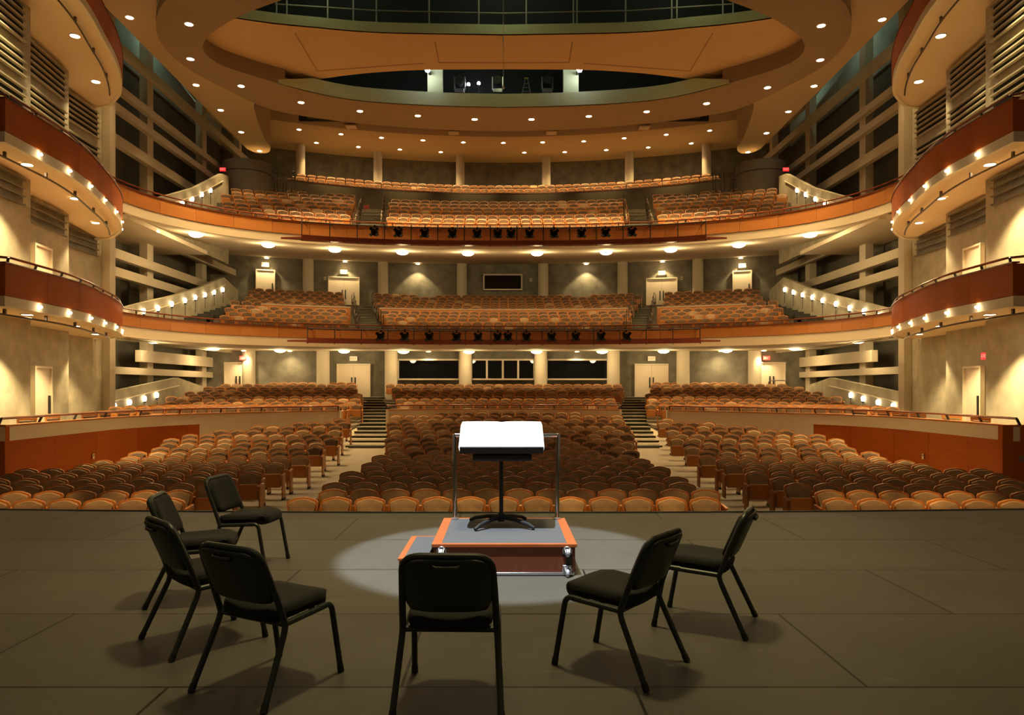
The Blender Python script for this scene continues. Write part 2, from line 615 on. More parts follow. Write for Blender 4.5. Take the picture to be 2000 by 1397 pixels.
def step_floor(name, rows, xlim, back, first=None, base=None, material=None, cut=None):
    """Stepped floor under rows; row platforms start half a row ahead of the seats."""
    prof = []
    for i, (d, z, R) in enumerate(rows):
        f = d - 0.45
        if i == 0 and first is not None:
            f = first
        if i == 0:
            prof.append((f, base if base is not None else z - 0.3, R))
        else:
            prof.append((f, rows[i - 1][1], R))
        prof.append((f, z, R))
    prof.append((back, rows[-1][1], rows[-1][2]))
    n = 33
    xs_ = [-xlim + 2 * xlim * k / (n - 1) for k in range(n)]
    vs = []
    for (d, z, R) in prof:
        for x in xs_:
            y = d - sag(x, R)
            if cut is not None:
                y = max(y, cut(x))
            vs.append((x, y, z))
    fs = [(i * n + k, i * n + k + 1, (i + 1) * n + k + 1, (i + 1) * n + k) for i in range(len(prof) - 1) for k in range(n - 1)]
    return struct(name, MB().add(vs, fs), material or M['carpet'], smooth=0, fix=False)


def inset_path(path, o):
    return [p[:2] for p in MB().sweep(path, [(o, 0)], closed_prof=False).v]


PIN = inset_path(PAR, 0.14)
tf = MB()
seg_ = [p for p in PIN if abs(p[0]) <= 4.95]
tf.prism(seg_ + [(4.95, 34.0), (-4.95, 34.0)], -0.12, 0.02)
for s in (-1, 1):
    seg_ = [p for p in PIN if p[0] * s >= 6.45]
    if s < 0:
        tf.prism(seg_ + [(-6.45, 34.0), (-18.4, 34.0), (-18.4, seg_[0][1])], -0.12, 0.02)
    else:
        tf.prism(seg_ + [(18.4, seg_[-1][1]), (18.4, 34.0), (6.45, 34.0)], -0.12, 0.02)
struct('terrace_floor', tf, M['carpet'], smooth=0)
step_floor('terrace_step_floor', ROWS_T, 18.0, 43.6)
step_floor('mezzanine_floor', ROWS_M, 16.8, 49.6, first=36.9, base=3.95, cut=lambda x: front_d(x, 1.1) if abs(x) < 14.9 else 31.5)
step_floor('balcony_floor', ROWS_B, 16.8, 48.6, first=35.9, base=8.9, cut=lambda x: front_d(x, 0.1) if abs(x) < 14.9 else 32.0)
step_floor('upper_balcony_floor', ROWS_U, 17.0, 54.5, first=48.8, base=13.0)


# ------------------------------------------------------------------ balcony fronts
def seg_panels(path, prof_z0, prof_z1, o0, o1, length=1.75, side=1, gap=0.012):
    """Veneer panels along a path, one island per panel."""
    L = sum((Vector(a) - Vector(b)).length for a, b in zip(path, path[1:]))
    n = max(1, round(L / length))
    fine = resample(path, n * 6)
    mb = MB()
    for i in range(n):
        seg = [Vector(p) for p in fine[i * 6:i * 6 + 7]]
        seg[0] = seg[0].lerp(seg[1], gap / max(1e-6, (seg[1] - seg[0]).length))
        mb.sweep([tuple(p) for p in seg], [(o0, prof_z0), (o1, prof_z0), (o1, prof_z1), (o0, prof_z1)], side=side)
    return mb


def front(name, path, z_top, z_bot, z_band, label, soffit_profile, what):
    root = tag(seg_panels(path, z_bot, z_top, 0.0, 0.10).build(name, M['wood'], smooth=30), label, 'balcony front', None, 'structure')
    MB().sweep(path, [(0.02, z_band), (0.16, z_band), (0.16, z_bot - 0.01), (0.02, z_bot - 0.01)]).build('cream_band', M['band'], root)
    MB().sweep(path, [(0.10, z_band + 0.1), (0.16, z_band + 0.1), (0.16, z_top - 0.01), (0.10, z_top - 0.01)]).build('core', M['band'], root)
    MB().sweep(path, [(-0.03, z_top), (0.18, z_top), (0.18, z_top + 0.035), (-0.03, z_top + 0.035)]).build('cap', M['handrail'], root)
    return root


MZ_TOP, MZ_BOT, MZ_BAND = 4.60, 4.11, 3.68
BL_TOP, BL_BOT, BL_BAND = 9.55, 8.95, 8.55
front('mezzanine_front', MEZZ, MZ_TOP, MZ_BOT, MZ_BAND, 'curved orange veneer front of the middle balcony above a cream band', None, 'mezzanine')
front('balcony_front', BALC, BL_TOP, BL_BOT, BL_BAND, 'curved orange veneer front of the upper balcony above a cream band', None, 'balcony')


def soffit(name, path, prof, material):
    """Ceiling under a balcony running from its front to the rear wall: prof rows of (blend 0..1 to the rear line, z)."""
    xs_ = []
    rear = lambda x, dr, R: dr - sag(x, R)
    return None


def under(name, path, z_front, z_mid, z_back, d_back, R_back, material, cut=1.0):
    P = resample(path, 60)
    vs = []
    n = len(P)
    for t, z in ((0.0, z_front), (0.25, z_front + (z_back - z_front) * 0.25), (0.5, (z_front + z_back) / 2), (1.0, z_back)):
        for (x, y) in P:
            xb = x * 1.22
            yb = d_back - sag(xb, R_back)
            yb = max(yb, y + 0.3)
            vs.append((x + (xb - x) * t, y + 0.05 + (yb - y) * t, z))
    fs = [(i * n + k, i * n + k + 1, (i + 1) * n + k + 1, (i + 1) * n + k) for i in range(3) for k in range(n - 1)]
    return struct(name, MB().add(vs, fs), material, fix=False)


under('ceiling_under_mezzanine', MEZZ, MZ_BAND, 3.78, 3.86, 44.5, 120, M['cream'])
under('ceiling_under_balcony', BALC, BL_BAND, 9.2, 10.1, 49.6, 46, M['cream'])


def rail(name, label, path, z_base, z_rail, post_step, mat_rail, mat_post, r=0.028, inset=0.08, group=None, side=1, mid=None, lean=0.0, extra=None):
    c = path[len(path) // 2]
    root = thing(name, label, 'railing', (c[0], c[1], z_base), 0, group)
    L = sum((Vector(a) - Vector(b)).length for a, b in zip(path, path[1:]))
    P = resample(path, max(6, int(L / 0.6)))
    off = MB().sweep(P, [(inset, z_rail)], closed_prof=False, side=side).v
    MB().tube(off, r, 8).build('top_rail', mat_rail, root)
    if mid:
        for zz in mid:
            MB().tube(MB().sweep(P, [(inset, zz)], closed_prof=False, side=side).v, r * 0.45, 6).build('wire', mat_post, root)
    Q = resample(path, max(1, round(L / post_step)))
    a = MB().sweep(Q, [(inset + lean, z_base)], closed_prof=False, side=side).v
    b = MB().sweep(Q, [(inset, z_rail)], closed_prof=False, side=side).v
    for p, q in zip(a, b):
        MB().bar(p, q, 0.045, 0.045, up=(1, 0.01, 0)).build('post', mat_post, root)
    return root


rail('guard_rail', 'thin dark handrail on short posts along the middle balcony front', MEZZ, MZ_TOP + 0.03, MZ_TOP + 0.20, 1.6, M['handrail'], M['bronze'], 0.03)
rail('guard_rail', 'thin dark handrail on short posts along the upper balcony front', BALC, BL_TOP + 0.03, BL_TOP + 0.20, 1.6, M['handrail'], M['bronze'], 0.03)


# lighting trough with vertical hanger pipes, and its spotlights
def trough(path_all, dz_front, z, label, zt, px_posts):
    path = [(x, y - 0.9) for x, y in path_all if abs(x) <= 9.5]
    c = path[len(path) // 2]
    root = thing('lighting_trough', label, 'lighting trough', (0, c[1], z), 0, 'lighting troughs under the balcony fronts')
    MB().sweep(path, [(0, z), (0.35, z), (0.35, z + 0.04), (0.05, z + 0.05), (0.05, z + 0.22), (0, z + 0.22)]).build('channel', M['trough'], root)
    for s in (-1, 1):
        e = path[-1] if s > 0 else path[0]
        pts = [(e[0], e[1]), (e[0] + s * 1.0, e[1] + 0.15), (e[0] + s * 0.1, e[1] + 0.45)]
        MB().prism(pts, z + 0.05, z + 0.13).build('tapered_end', M['trough'], root)
    pipe = [(x, y + 0.1, zt - 0.05) for x, y in path]
    MB().tube(pipe, 0.03, 8).build('top_pipe', M['iron'], root)
    Q = resample(path, 15)
    for p in Q:
        MB().tube([(p[0], p[1] + 0.1, zt + 0.05), (p[0], p[1] + 0.05, z - 0.05)], 0.025, 6).build('hanger', M['iron'], root)
        MB().bar((p[0], p[1] + 0.1, zt - 0.05), (p[0], p[1] + 0.98, zt - 0.05), 0.03, 0.03).build('bracket', M['iron'], root)
    return root


trough(MEZZ, 0.9, 3.82, 'long red-brown lighting trough with black hangers under the middle balcony front', 4.55, None)
trough(BALC, 0.9, 8.55, 'long red-brown lighting trough with black hangers under the upper balcony front', 9.45, None)


def spotlight_model(loc, label, group):
    root = thing('spotlight', label, 'spotlight', loc, 0, group)
    x, y, z = loc
    MB().lathe((x, y - 0.12, z - 0.30), [(0.0, 0.46), (0.10, 0.45), (0.135, 0.3), (0.14, 0.1), (0.17, 0.0), (0.15, -0.02), (0.0, -0.015)], 14, 'Y').build('housing', M['spot_black'], root)
    m = MB()
    for k in range(4):
        a = PI / 4 + k * PI / 2
        ca, sa = math.cos(a), math.sin(a)
        m.bar((x + 0.12 * ca, y - 0.14, z - 0.30 + 0.12 * sa), (x + 0.27 * ca, y - 0.24, z - 0.30 + 0.27 * sa), 0.15, 0.012, up=(0, -1, 0.2))
    m.build('barn_door', M['spot_black'], root)
    m = MB()
    m.tube([(x - 0.17, y + 0.05, z - 0.30), (x - 0.17, y + 0.02, z - 0.08), (x, y, z - 0.06), (x + 0.17, y + 0.02, z - 0.08), (x + 0.17, y + 0.05, z - 0.30)], 0.015, 6)
    m.box((x, y, z), (0.08, 0.08, 0.12))
    m.build('yoke', M['spot_black'], root)
    return root


def hung(path_all, pxs, zt, label, group):
    proto = None
    for i, px in enumerate(pxs):
        k = (px - CX) / F
        best = min(path_all, key=lambda p: abs(p[0] / (p[1] - 0.9) - k))
        y = best[1] - 0.8
        loc = (k * y, y, zt - 0.05)
        lab = label % ORD[i]
        if proto is None:
            proto = spotlight_model(loc, lab, group)
        else:
            dup(proto, loc, 0, lab)


hung(MEZZ, [744, 791, 839, 892, 934, 972, 992, 1028, 1077, 1124, 1173, 1223], 4.52, 'small black spotlight clamped to the middle balcony rail, %s from the left', 'spotlights along the middle balcony')
hung(BALC, [732, 779, 830, 884, 932, 972, 998, 1034, 1082, 1135, 1182, 1233], 9.42, 'small black spotlight clamped to the upper balcony rail, %s from the left', 'spotlights along the upper balcony')


# ------------------------------------------------------------------ side walls and boxes
def side(s, pts):
    return [(s * -x, y) for x, y in pts]          # pts written for the left side (negative x)


for s, nm in ((-1, 'left'), (1, 'right')):
    fx = lambda pts: [(x if s < 0 else RIGHT_OUT - x, y) for x, y in pts]
    sx = (lambda x: x) if s < 0 else (lambda x: RIGHT_OUT - x)
    wallpoly = fx([(-13.1, 9.6), (-13.8, 21.2), (-14.75, 21.4), (-15.2, 25.4), (-16.05, 25.6), (-16.1, 29.1), (-18.6, 29.1), (-18.6, 9.6)])
    struct('wall_' + nm, MB().prism(wallpoly, -1.2, 22), M['concrete'], smooth=0)
    struct('column_' + nm + '_corner', MB().box((sx(-16.0), 29.35, 10.4), (0.42, 0.42, 23.2)), M['column'], smooth=0)
    # parapet wall of the terrace along the hall side is part of the terrace front below
    for lv, zb in enumerate((3.56, 7.46, 12.65)):
        path = fx([(-18.4, 17.2)] + BOX_L + [(-16.6, 28.9)])
        sd = 1 if s < 0 else -1
        lname = ('lowest', 'middle', 'top')[lv]
        ztop = zb + 1.03
        root = tag(seg_panels(fx(BOX_L), zb + 0.26, ztop, 0, 0.1, 1.7, sd).build('box_front', M['wood_dark'], smooth=30),
                   'red-brown veneer box front, %s of the three along the %s wall' % (lname, nm), 'box front', None, 'structure')
        MB().sweep(path, [(0.02, zb), (0.14, zb), (0.14, zb + 0.25), (0.02, zb + 0.25)], side=sd).build('cream_band', M['band'], root)
        MB().sweep(path, [(0.10, zb + 0.25), (0.14, zb + 0.25), (0.14, ztop), (0.10, ztop)], side=sd).build('core', M['wood_dark'], root)
        rise = (0.02, 0.25, 0.04)[lv]
        n_ = len(BOX_L)
        V = []
        for o_, z_ in ((0.08, zb + 0.02), (2.0, zb + 0.02 + rise), (5.2, zb + 0.02 + rise)):
            V += [(sx(x - o_), max(y + 0.03, 17.26), z_) for x, y in BOX_L]
        MB().add(V, [(i * n_ + k, i * n_ + k + 1, (i + 1) * n_ + k + 1, (i + 1) * n_ + k) for i in range(2) for k in range(n_ - 1)]).build('soffit', M['soffit'], root, fix=False)
        MB().sweep(fx(BOX_L), [(-0.02, ztop), (0.16, ztop), (0.16, ztop + 0.03), (-0.02, ztop + 0.03)], side=sd).build('cap', M['handrail'], root)
        rail('box_rail', 'dark handrail on short posts over the %s %s box front' % (lname, nm), fx([(-14.0, 17.28)] + BOX_L[:-3]), ztop + 0.02, ztop + 0.17, 1.15,
             M['handrail'], M['iron'], 0.032, 0.08, side=sd, lean=0.06)
        # curved pipe hung under the soffit
        pp = [(x - 0.55 * 1.0, y + 0.12) for x, y in BOX_L[:-5]]
        pr = thing('soffit_pipe', 'curved black pipe hung under the %s %s box' % (lname, nm), 'pipe', (sx(pp[0][0]), pp[0][1], zb - 0.12))
        MB().tube([(sx(x), y, zb - 0.12) for x, y in pp], 0.028, 8).build('pipe', M['bronze'], pr)
        for k in range(2, len(pp) - 1, 5):
            x, y = pp[k]
            MB().box((sx(x), y, zb - 0.05), (0.06, 0.06, 0.15)).build('bracket', M['bronze'], pr)
        # small lamps studding the cream band
        if lv < 2:
            proto = None
            for i, yy in enumerate((18.6, 19.96, 21.4, 23.1, 24.6, 26.1, 27.2)):
                q = min(BOX_L, key=lambda p: abs(p[1] - yy))
                loc = (sx(q[0]) - (s * 0.03), q[1] - 0.03, zb + 0.13)
                lab = 'tiny round lamp on the cream edge of the %s %s box, %s from the stage' % (lname, nm, ORD[i])
                if proto is None:
                    proto = thing('edge_lamp', lab, 'lamp', loc, 0, 'edge lamps of the side boxes')
                    MB().lathe(loc, [(0.0, -0.038), (0.03, -0.025), (0.04, 0), (0.03, 0.025), (0.0, 0.038)], 10).build('globe', M['bulb'], proto)
                    MB().box((loc[0] + s * 0.045, loc[1] + 0.03, loc[2]), (0.05, 0.04, 0.05)).build('holder', M['bronze'], proto)
                else:
                    dup(proto, loc, 0, lab)
                lamp('edge_lamp_light', 'POINT', (loc[0] - s * 0.12, loc[1] - 0.1, loc[2] - 0.1), 0.4, WARMW, 0.05)

    # louvers high on the bays
    bays = [((-13.35, 14.5), (-13.75, 20.75)), ((-14.87, 22.3), (-15.16, 25.05)), ((-16.05, 26.2), (-16.1, 28.75))]
    for bi, (a, b) in enumerate(bays):
        a = Vector((sx(a[0]), a[1])); b = Vector((sx(b[0]), b[1]))
        t = (b - a).normalized()
        nrm = Vector((-t.y, t.x)) if s > 0 else Vector((t.y, -t.x))
        nb = ('stage-end', 'middle', 'far-end')[bi]
        for gi, (z0, z1, nsl, where) in enumerate(((9.5, 10.15, 3, 'lower'), (10.5, 11.1, 3, 'upper'), (6.85, 7.55, 3, 'flush'), (11.5, 12.5, 5, 'highest'))):
            lit = where == 'flush'
            r = thing('louver', '%s louver grille high on the %s wall, %s bay' % ({'lower': 'dark lower', 'upper': 'dark upper', 'flush': 'closed grey', 'highest': 'dark topmost'}[where], nm, nb),
                      'louver', (a.x, a.y, z0), 0, 'wall louvers')
            p, q = a + nrm * 0.015, b + nrm * 0.015
            MB().bar((p.x, p.y, (z0 + z1) / 2), (q.x, q.y, (z0 + z1) / 2), 0.02, z1 - z0).build('backing', M['dark'] if not lit else M['grey'], r)  # black sheet imitates shade inside open louvers; closed ones are grey
            for k in range(nsl + 1):
                zz = z0 + (z1 - z0) * k / nsl
                p, q = a + nrm * 0.09, b + nrm * 0.09
                MB().bar((p.x, p.y, zz), (q.x, q.y, zz), 0.11 if not lit else 0.05, 0.04).build('slat', M['concrete'] if not lit else M['grey'], r)

# doors on the side walls ------------------------------------------------
DOORN = [0]


def door(loc, wd, ht, rz, label, double=False, handles=True, leaf='door', frame='door', vis=0.06):
    DOORN[0] += 1
    r = thing('door_%d' % DOORN[0], label, 'door', loc, rz, None, 'structure')
    def put(mb, name, m, parent):
        o = mb.build(name, m, None, smooth=0)
        o.parent = parent
        return o
    f = MB()
    f.box((-wd / 2 - 0.03, 0, ht / 2), (0.07, 0.14, ht)).box((wd / 2 + 0.03, 0, ht / 2), (0.07, 0.14, ht)).box((0, 0, ht + 0.03), (wd + 0.13, 0.14, 0.07))
    put(f, 'frame', M[frame], r)
    n = 2 if double else 1
    for k in range(n):
        w2 = wd / n - 0.01
        x = -wd / 2 + (k + 0.5) * wd / n
        lf = put(MB().box((x, 0.01, ht / 2), (w2, 0.05, ht - 0.02)), 'leaf', M[leaf], r)
        if handles:
            sgn = (1 if k == 0 else -1) if double else 1
            put(MB().box((x + sgn * (w2 / 2 - 0.10), -0.05, ht * 0.47), (0.07, 0.05, 0.62)), 'pull_handle', M['iron'], lf)
    return r


def exit_sign(loc, rz, label, style='white', wd=0.44, group='white exit signs'):
    r = thing('exit_sign', label, 'sign', loc, rz, group)
    o = MB().box((0, 0, 0), (wd, 0.07, wd * 0.6)).build('sign_box', M['sign_white' if style == 'white' else 'sign_red'], None, smooth=0)
    o.parent = r
    cu = bpy.data.curves.new('lettering', 'FONT')
    cu.body = 'EXIT'
    cu.size = wd * 0.42
    cu.align_x = 'CENTER'
    cu.align_y = 'CENTER'
    cu.extrude = 0.003
    cu.materials.append(M['sign_letter' if style == 'white' else 'letter_dim'])
    tmp = bpy.data.objects.new('lettering_curve', cu)
    COL.objects.link(tmp)
    bpy.context.view_layer.update()
    me = bpy.data.meshes.new_from_object(tmp.evaluated_get(bpy.context.evaluated_depsgraph_get()))
    bpy.data.objects.remove(tmp)
    t = bpy.data.objects.new('lettering', me)
    COL.objects.link(t)
    t.parent = r
    t.location = (0, -0.04, 0)
    t.rotation_euler = (PI / 2, 0, 0)
    return r


for s, nm in ((-1, 'left'), (1, 'right')):
    sx = (lambda x: x) if s < 0 else (lambda x: RIGHT_OUT - x)
    for z, lv in ((0.02, 'terrace'), (3.88, 'lowest box')):
        ang = math.atan2(4.0, -0.45)          # bay plane direction
        rz = (PI / 2 + 0.11) if s < 0 else (-PI / 2 - 0.11)
        door((sx(-14.80), 23.3, z), 0.95, 2.25, rz, 'cream door in the middle bay of the %s side wall at %s level' % (nm, lv), leaf='door')
exit_sign((14.62, 22.05, 2.60), -PI / 2, 'small red EXIT sign beside the right side wall door', 'red', 0.36, 'red exit signs')

# ------------------------------------------------------------------ outer side passages: walls, columns, beams
for s, nm in ((-1, 'left'), (1, 'right')):
    sx = (lambda x: x) if s < 0 else (lambda x: RIGHT_OUT - x)
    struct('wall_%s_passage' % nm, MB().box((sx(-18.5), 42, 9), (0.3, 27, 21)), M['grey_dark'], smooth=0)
    struct('wall_%s_attic' % nm, MB().box((sx(-18.3), 32, 20.5), (0.1, 30, 6.5)), M['attic'], smooth=0)
    for y, wd in ((35.4, 0.6), (41.8, 0.6), (47.5, 0.5)):
        zc0, zc1 = (0, 19)
        struct('column_%s_passage' % nm, MB().box((sx(-17.4), y, 8.5), (0.38, wd, 21)), M['beam'], smooth=0)
    beams = [(16.75, 0.42, 29.3, 50.0), (14.9, 0.34, 29.3, 46.0), (14.0, 0.34, 29.3, 44.0), (12.55, 0.46, 29.3, 43.0),
             (7.55, 0.42, 29.3, 44.5), (6.75, 0.40, 29.3, 41.0), (8.95, 0.38, 38.8, 47.8), (2.42, 0.32, 29.3, 43.0), (3.15, 0.55, 34.0, 43.0)]
    for (z, h, y0, y1) in beams:
        struct('beam_%s_passage' % nm, MB().bar((sx(-17.1), y0, z), (sx(-17.1), y1, z), 0.28, h), M['beam'], smooth=0)

for s, nm in ((-1, 'left'), (1, 'right')):
    struct('ceiling_%s_passage' % nm, MB().box((s * 16.95, 37.2, 3.98), (2.9, 13.6, 0.2)), M['cream'], smooth=0)
    struct('ceiling_%s_passage_upper' % nm, MB().box((s * 16.95, 34.0, 8.72), (2.9, 8.0, 0.2)), M['cream'], smooth=0)
# rear walls -----------------------------------------------------------
def arc(dc, R, x0, x1, n=40):
    return [(x0 + (x1 - x0) * i / n, dc - sag(x0 + (x1 - x0) * i / n, R)) for i in range(n + 1)]


def wall_arc(name, dc, R, x0, x1, z0, z1, m, th=0.25):
    return struct(name, MB().sweep(arc(dc, R, x0, x1), [(0, z0), (th, z0), (th, z1), (0, z1)]), m)


T_R = 120.0
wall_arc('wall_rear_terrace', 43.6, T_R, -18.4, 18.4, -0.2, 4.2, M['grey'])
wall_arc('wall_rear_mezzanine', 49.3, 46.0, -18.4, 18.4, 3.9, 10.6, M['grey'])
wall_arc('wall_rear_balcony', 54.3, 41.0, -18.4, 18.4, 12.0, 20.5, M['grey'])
# wall between balcony and upper section
wall_arc('wall_balcony_cross', 48.6, 30.0, -15.2, 15.2, 12.2, 14.62, M['pod'], 0.2)
struct('trim_balcony_cross', MB().sweep(arc(48.6, 30.0, -14.6, 14.6), [(-0.04, 14.62), (0.24, 14.62), (0.24, 14.70), (-0.04, 14.70)]), M['handrail'])
rail('upper_rail', 'bronze handrail above the grey cross wall behind the upper balcony', arc(48.6, 30.0, -14.4, 14.4), 14.70, 15.02, 2.4, M['bronze'], M['bronze'], 0.025)

for i, lab in enumerate(('bronze rail in front of the second topmost seat row', 'bronze rail in front of the very last seat row')):
    rail('upper_rail', lab, arc(50.15 + 0.95 * i, 32.0 + 2 * i, -14.0, 14.0), ROWS_U[i][1], ROWS_U[i][1] + 0.98, 2.4, M['bronze'], M['bronze'], 0.022)
rail('upper_rail', 'bronze rail behind the very last seat row, below the round columns', arc(52.2, 36.0, -13.8, 13.8), ROWS_U[2][1], ROWS_U[2][1] + 1.02, 2.4, M['bronze'], M['bronze'], 0.022)
# rear columns
def column(name, x, y, r, z0, z1, label, group):
    return tag(MB().lathe((x, y, 0), [(r, z0), (r, z1)], 24).build(name, M['column']), label, 'column', group, 'structure')


for i, px in enumerate((486, 631, 764, 909, 1056, 1198, 1334, 1474)):
    k = (px - CX) / F
    y = 42.6
    column('column_terrace', k * y, y, 0.375, 0.0, 4.0, 'pale round column at the terrace rear, %s from the left' % ORD[i], 'terrace columns')
for i, px in enumerate((602, 748, 902, 1061, 1216, 1363)):
    k = (px - CX) / F
    y = 48.7 - sag(k * 48, 46.0)
    column('column_mezzanine', k * y, y, 0.34, 6.0, 10.6, 'round column behind the middle balcony seats, %s from the left' % ORD[i], 'middle balcony columns')
for i, px in enumerate((587, 738, 899, 1067, 1229, 1380)):
    k = (px - CX) / F
    y = 52.9 - sag(k * 52, 41.0)
    column('column_balcony', k * y, y, 0.31, 14.5, 18.8, 'round column behind the topmost seats, %s from the left' % ORD[i], 'upper balcony columns')

# doors, windows and signs of the rear walls
def rear_at(px, dc, R):
    k = (px - CX) / F
    d = dc
    for _ in range(6):
        d = dc - sag(k * d, R)
    return k * d, d


x, y = rear_at(691, 43.55, T_R)
for px, lab in ((691, 'cream double door at the terrace rear beside the left aisle'), (1272, 'cream double door at the terrace rear beside the right aisle')):
    x, y = rear_at(px, 43.5, T_R)
    door((x, y - 0.05, 1.05), 1.86, 1.98, 0, lab, True)
    exit_sign((x, y - 0.08, 3.40), 0, 'white EXIT sign over the terrace door beside the %s aisle' % ('left' if px < 900 else 'right'))
for px, lab, sg in ((466, 'brightly lit cream double door in the far left terrace corner', 476), (1506, 'brightly lit cream double door in the far right terrace corner', 1496)):
    x, y = rear_at(px, 43.5, T_R)
    door((x, y - 0.05, 1.1), 1.5, 2.0, 0, lab, True)
    x2, y2 = rear_at(sg, 43.3, T_R)
    exit_sign((x2, y2 - 0.1, 3.40), 0, 'red EXIT sign above the far %s terrace corner door' % ('left' if px < 900 else 'right'), 'red', 0.4, 'red exit signs')
for px, wpx, ytop, dbl in ((519, 32, 529, False), (672, 56, 543, True), (1292, 56, 545, True), (1449, 32, 531, False)):
    x, y = rear_at(px, 49.2, 46.0)
    wd = wpx * y / F
    zt = EYE + (CY - ytop) * y / F
    sidew = 'left' if px < 900 else 'right'
    a = math.asin(x / 46.0)
    door((x, y - 0.06, zt - 2.1), wd, 2.1, -a, ('cream double door behind the middle balcony beside the %s aisle' if dbl else 'single cream door at the outer %s end behind the middle balcony') % sidew, dbl)
    exit_sign((x, y - 0.1, zt + 0.38), -a, ('white EXIT sign over the middle balcony double door on the %s side' if dbl else 'white EXIT sign over the single middle balcony door, %s side') % sidew)

WIN = [0]


def window(pxa, pxb, ya, yb, dc, R, label, mull, frame=0.09):
    WIN[0] += 1
    xa, da = rear_at(pxa, dc, R)
    xb, db = rear_at(pxb, dc, R)
    d = min(da, db) - 0.03
    xa, xb = (pxa - CX) * d / F, (pxb - CX) * d / F
    z1, z0 = EYE - (ya - CY) * d / F, EYE - (yb - CY) * d / F
    r = thing('window_%d' % WIN[0], label, 'window', ((xa + xb) / 2, d, z0), 0, None, 'structure')
    MB().box(((xa + xb) / 2, d, (z0 + z1) / 2), (xb - xa, 0.02, z1 - z0)).build('pane', M['glass'], r, smooth=0)
    f = MB()
    f.box(((xa + xb) / 2, d - 0.04, z1), (xb - xa + frame, 0.1, frame)).box(((xa + xb) / 2, d - 0.04, z0), (xb - xa + frame, 0.1, frame))
    f.box((xa, d - 0.04, (z0 + z1) / 2), (frame, 0.1, z1 - z0)).box((xb, d - 0.04, (z0 + z1) / 2), (frame, 0.1, z1 - z0))
    f.build('frame', M['mullion'], r, smooth=0)
    for px in mull:
        x = (px - CX) * d / F
        MB().box((x, d - 0.04, (z0 + z1) / 2), (frame * 1.3, 0.09, z1 - z0)).build('mullion', M['mullion'], r, smooth=0)
    return r


window(778, 897, 703, 741, 43.3, T_R, 'wide dark control room window between terrace columns, left of centre', ())
window(921, 1043, 703, 741, 43.3, T_R, 'central dark control room window of four panes at the terrace rear', (951, 982, 1012))
window(1068, 1187, 703, 741, 43.3, T_R, 'wide dark control room window between terrace columns, right of centre', ())
window(945, 1019, 537, 566, 49.0, 46.0, 'framed black projection window behind the middle balcony', ())


x, y = rear_at(1512, 43.0, T_R)
r = thing('corner_rail', 'small bronze rail in front of the far right terrace corner door', 'railing', (x, y - 0.5, 1.1))
MB().tube([(x - 0.5, y - 0.5, 1.1), (x - 0.5, y - 0.5, 2.0), (x - 0.42, y - 0.5, 2.08), (x + 0.42, y - 0.5, 2.08), (x + 0.5, y - 0.5, 2.0), (x + 0.5, y - 0.5, 1.1)], 0.025, 8).build('hoop', M['bronze'], r)
for px, py, lab in ((635, 544, 'small pale wall box left of the left middle balcony double door'), (1331, 544, 'small pale wall box right of the right middle balcony double door'), (1037, 547, 'small pale wall box right of the black projection window')):
    x, y = rear_at(px, 49.25, 46.0)
    z = EYE - (py - CY) * y / F
    r = thing('wall_box', lab, 'wall box', (x, y, z))
    MB().box((x, y - 0.03, z), (0.15, 0.09, 0.2)).build('casing', M['door'], r, bevel=0.01)
    MB().box((x, y - 0.08, z - 0.01), (0.09, 0.012, 0.11)).build('grille', M['door_grey'], r, smooth=0)


# ------------------------------------------------------------------ terrace front wall, rail and aisle stairs
def aisle_x(d):
    return interp(d, [(9, 4.6), (22, 4.6), (27, 5.15), (33.5, 5.75), (37.5, 6.5), (42, 7.7)])


GAP0, GAP1 = 4.95, 6.45
parts = {'left': [p for p in PAR if p[0] <= -GAP1], 'centre': [p for p in PAR if abs(p[0]) <= GAP0], 'right': [p for p in PAR if p[0] >= GAP1]}
for nm, path in parts.items():
    r = tag(MB().sweep(path, [(0, 0.36 if nm != 'centre' else -0.5), (0.16, 0.36 if nm != 'centre' else -0.5), (0.16, 0.70), (0, 0.70)]).build('terrace_front', M['band']),
            'cream parapet along the terrace front, %s section' % nm, 'parapet', None, 'structure')
    if nm != 'centre':
        pw = path if nm == 'right' else path
        seg_panels(pw, -1.15, 0.355, 0.02, 0.12, 1.9).build('veneer_panel', M['wood_dark'], r, smooth=30)
        far = [p for p in path if p[1] > 25.5]
        MB().sweep(far, [(-0.012, -0.9), (0.05, -0.9), (0.05, 0.37), (-0.012, 0.37)]).build('cream_return', M['band'], r)
    MB().sweep(path, [(-0.03, 0.70), (0.20, 0.70), (0.20, 0.745), (-0.03, 0.745)]).build('cap', M['wood'], r)
    rail('terrace_rail', 'mahogany handrail on short posts above the terrace parapet, %s section' % nm, path, 0.74, 0.90, 1.5, M['handrail'], M['iron'], 0.03, lean=0.08)
    for e in ((path[-1],) if nm == 'left' else (path[0],) if nm == 'right' else (path[0], path[-1])):
        MB().box((e[0], e[1] + 0.08, 0.1), (0.1, 0.22, 1.25)).build('end_post', M['cream'], r, smooth=0)
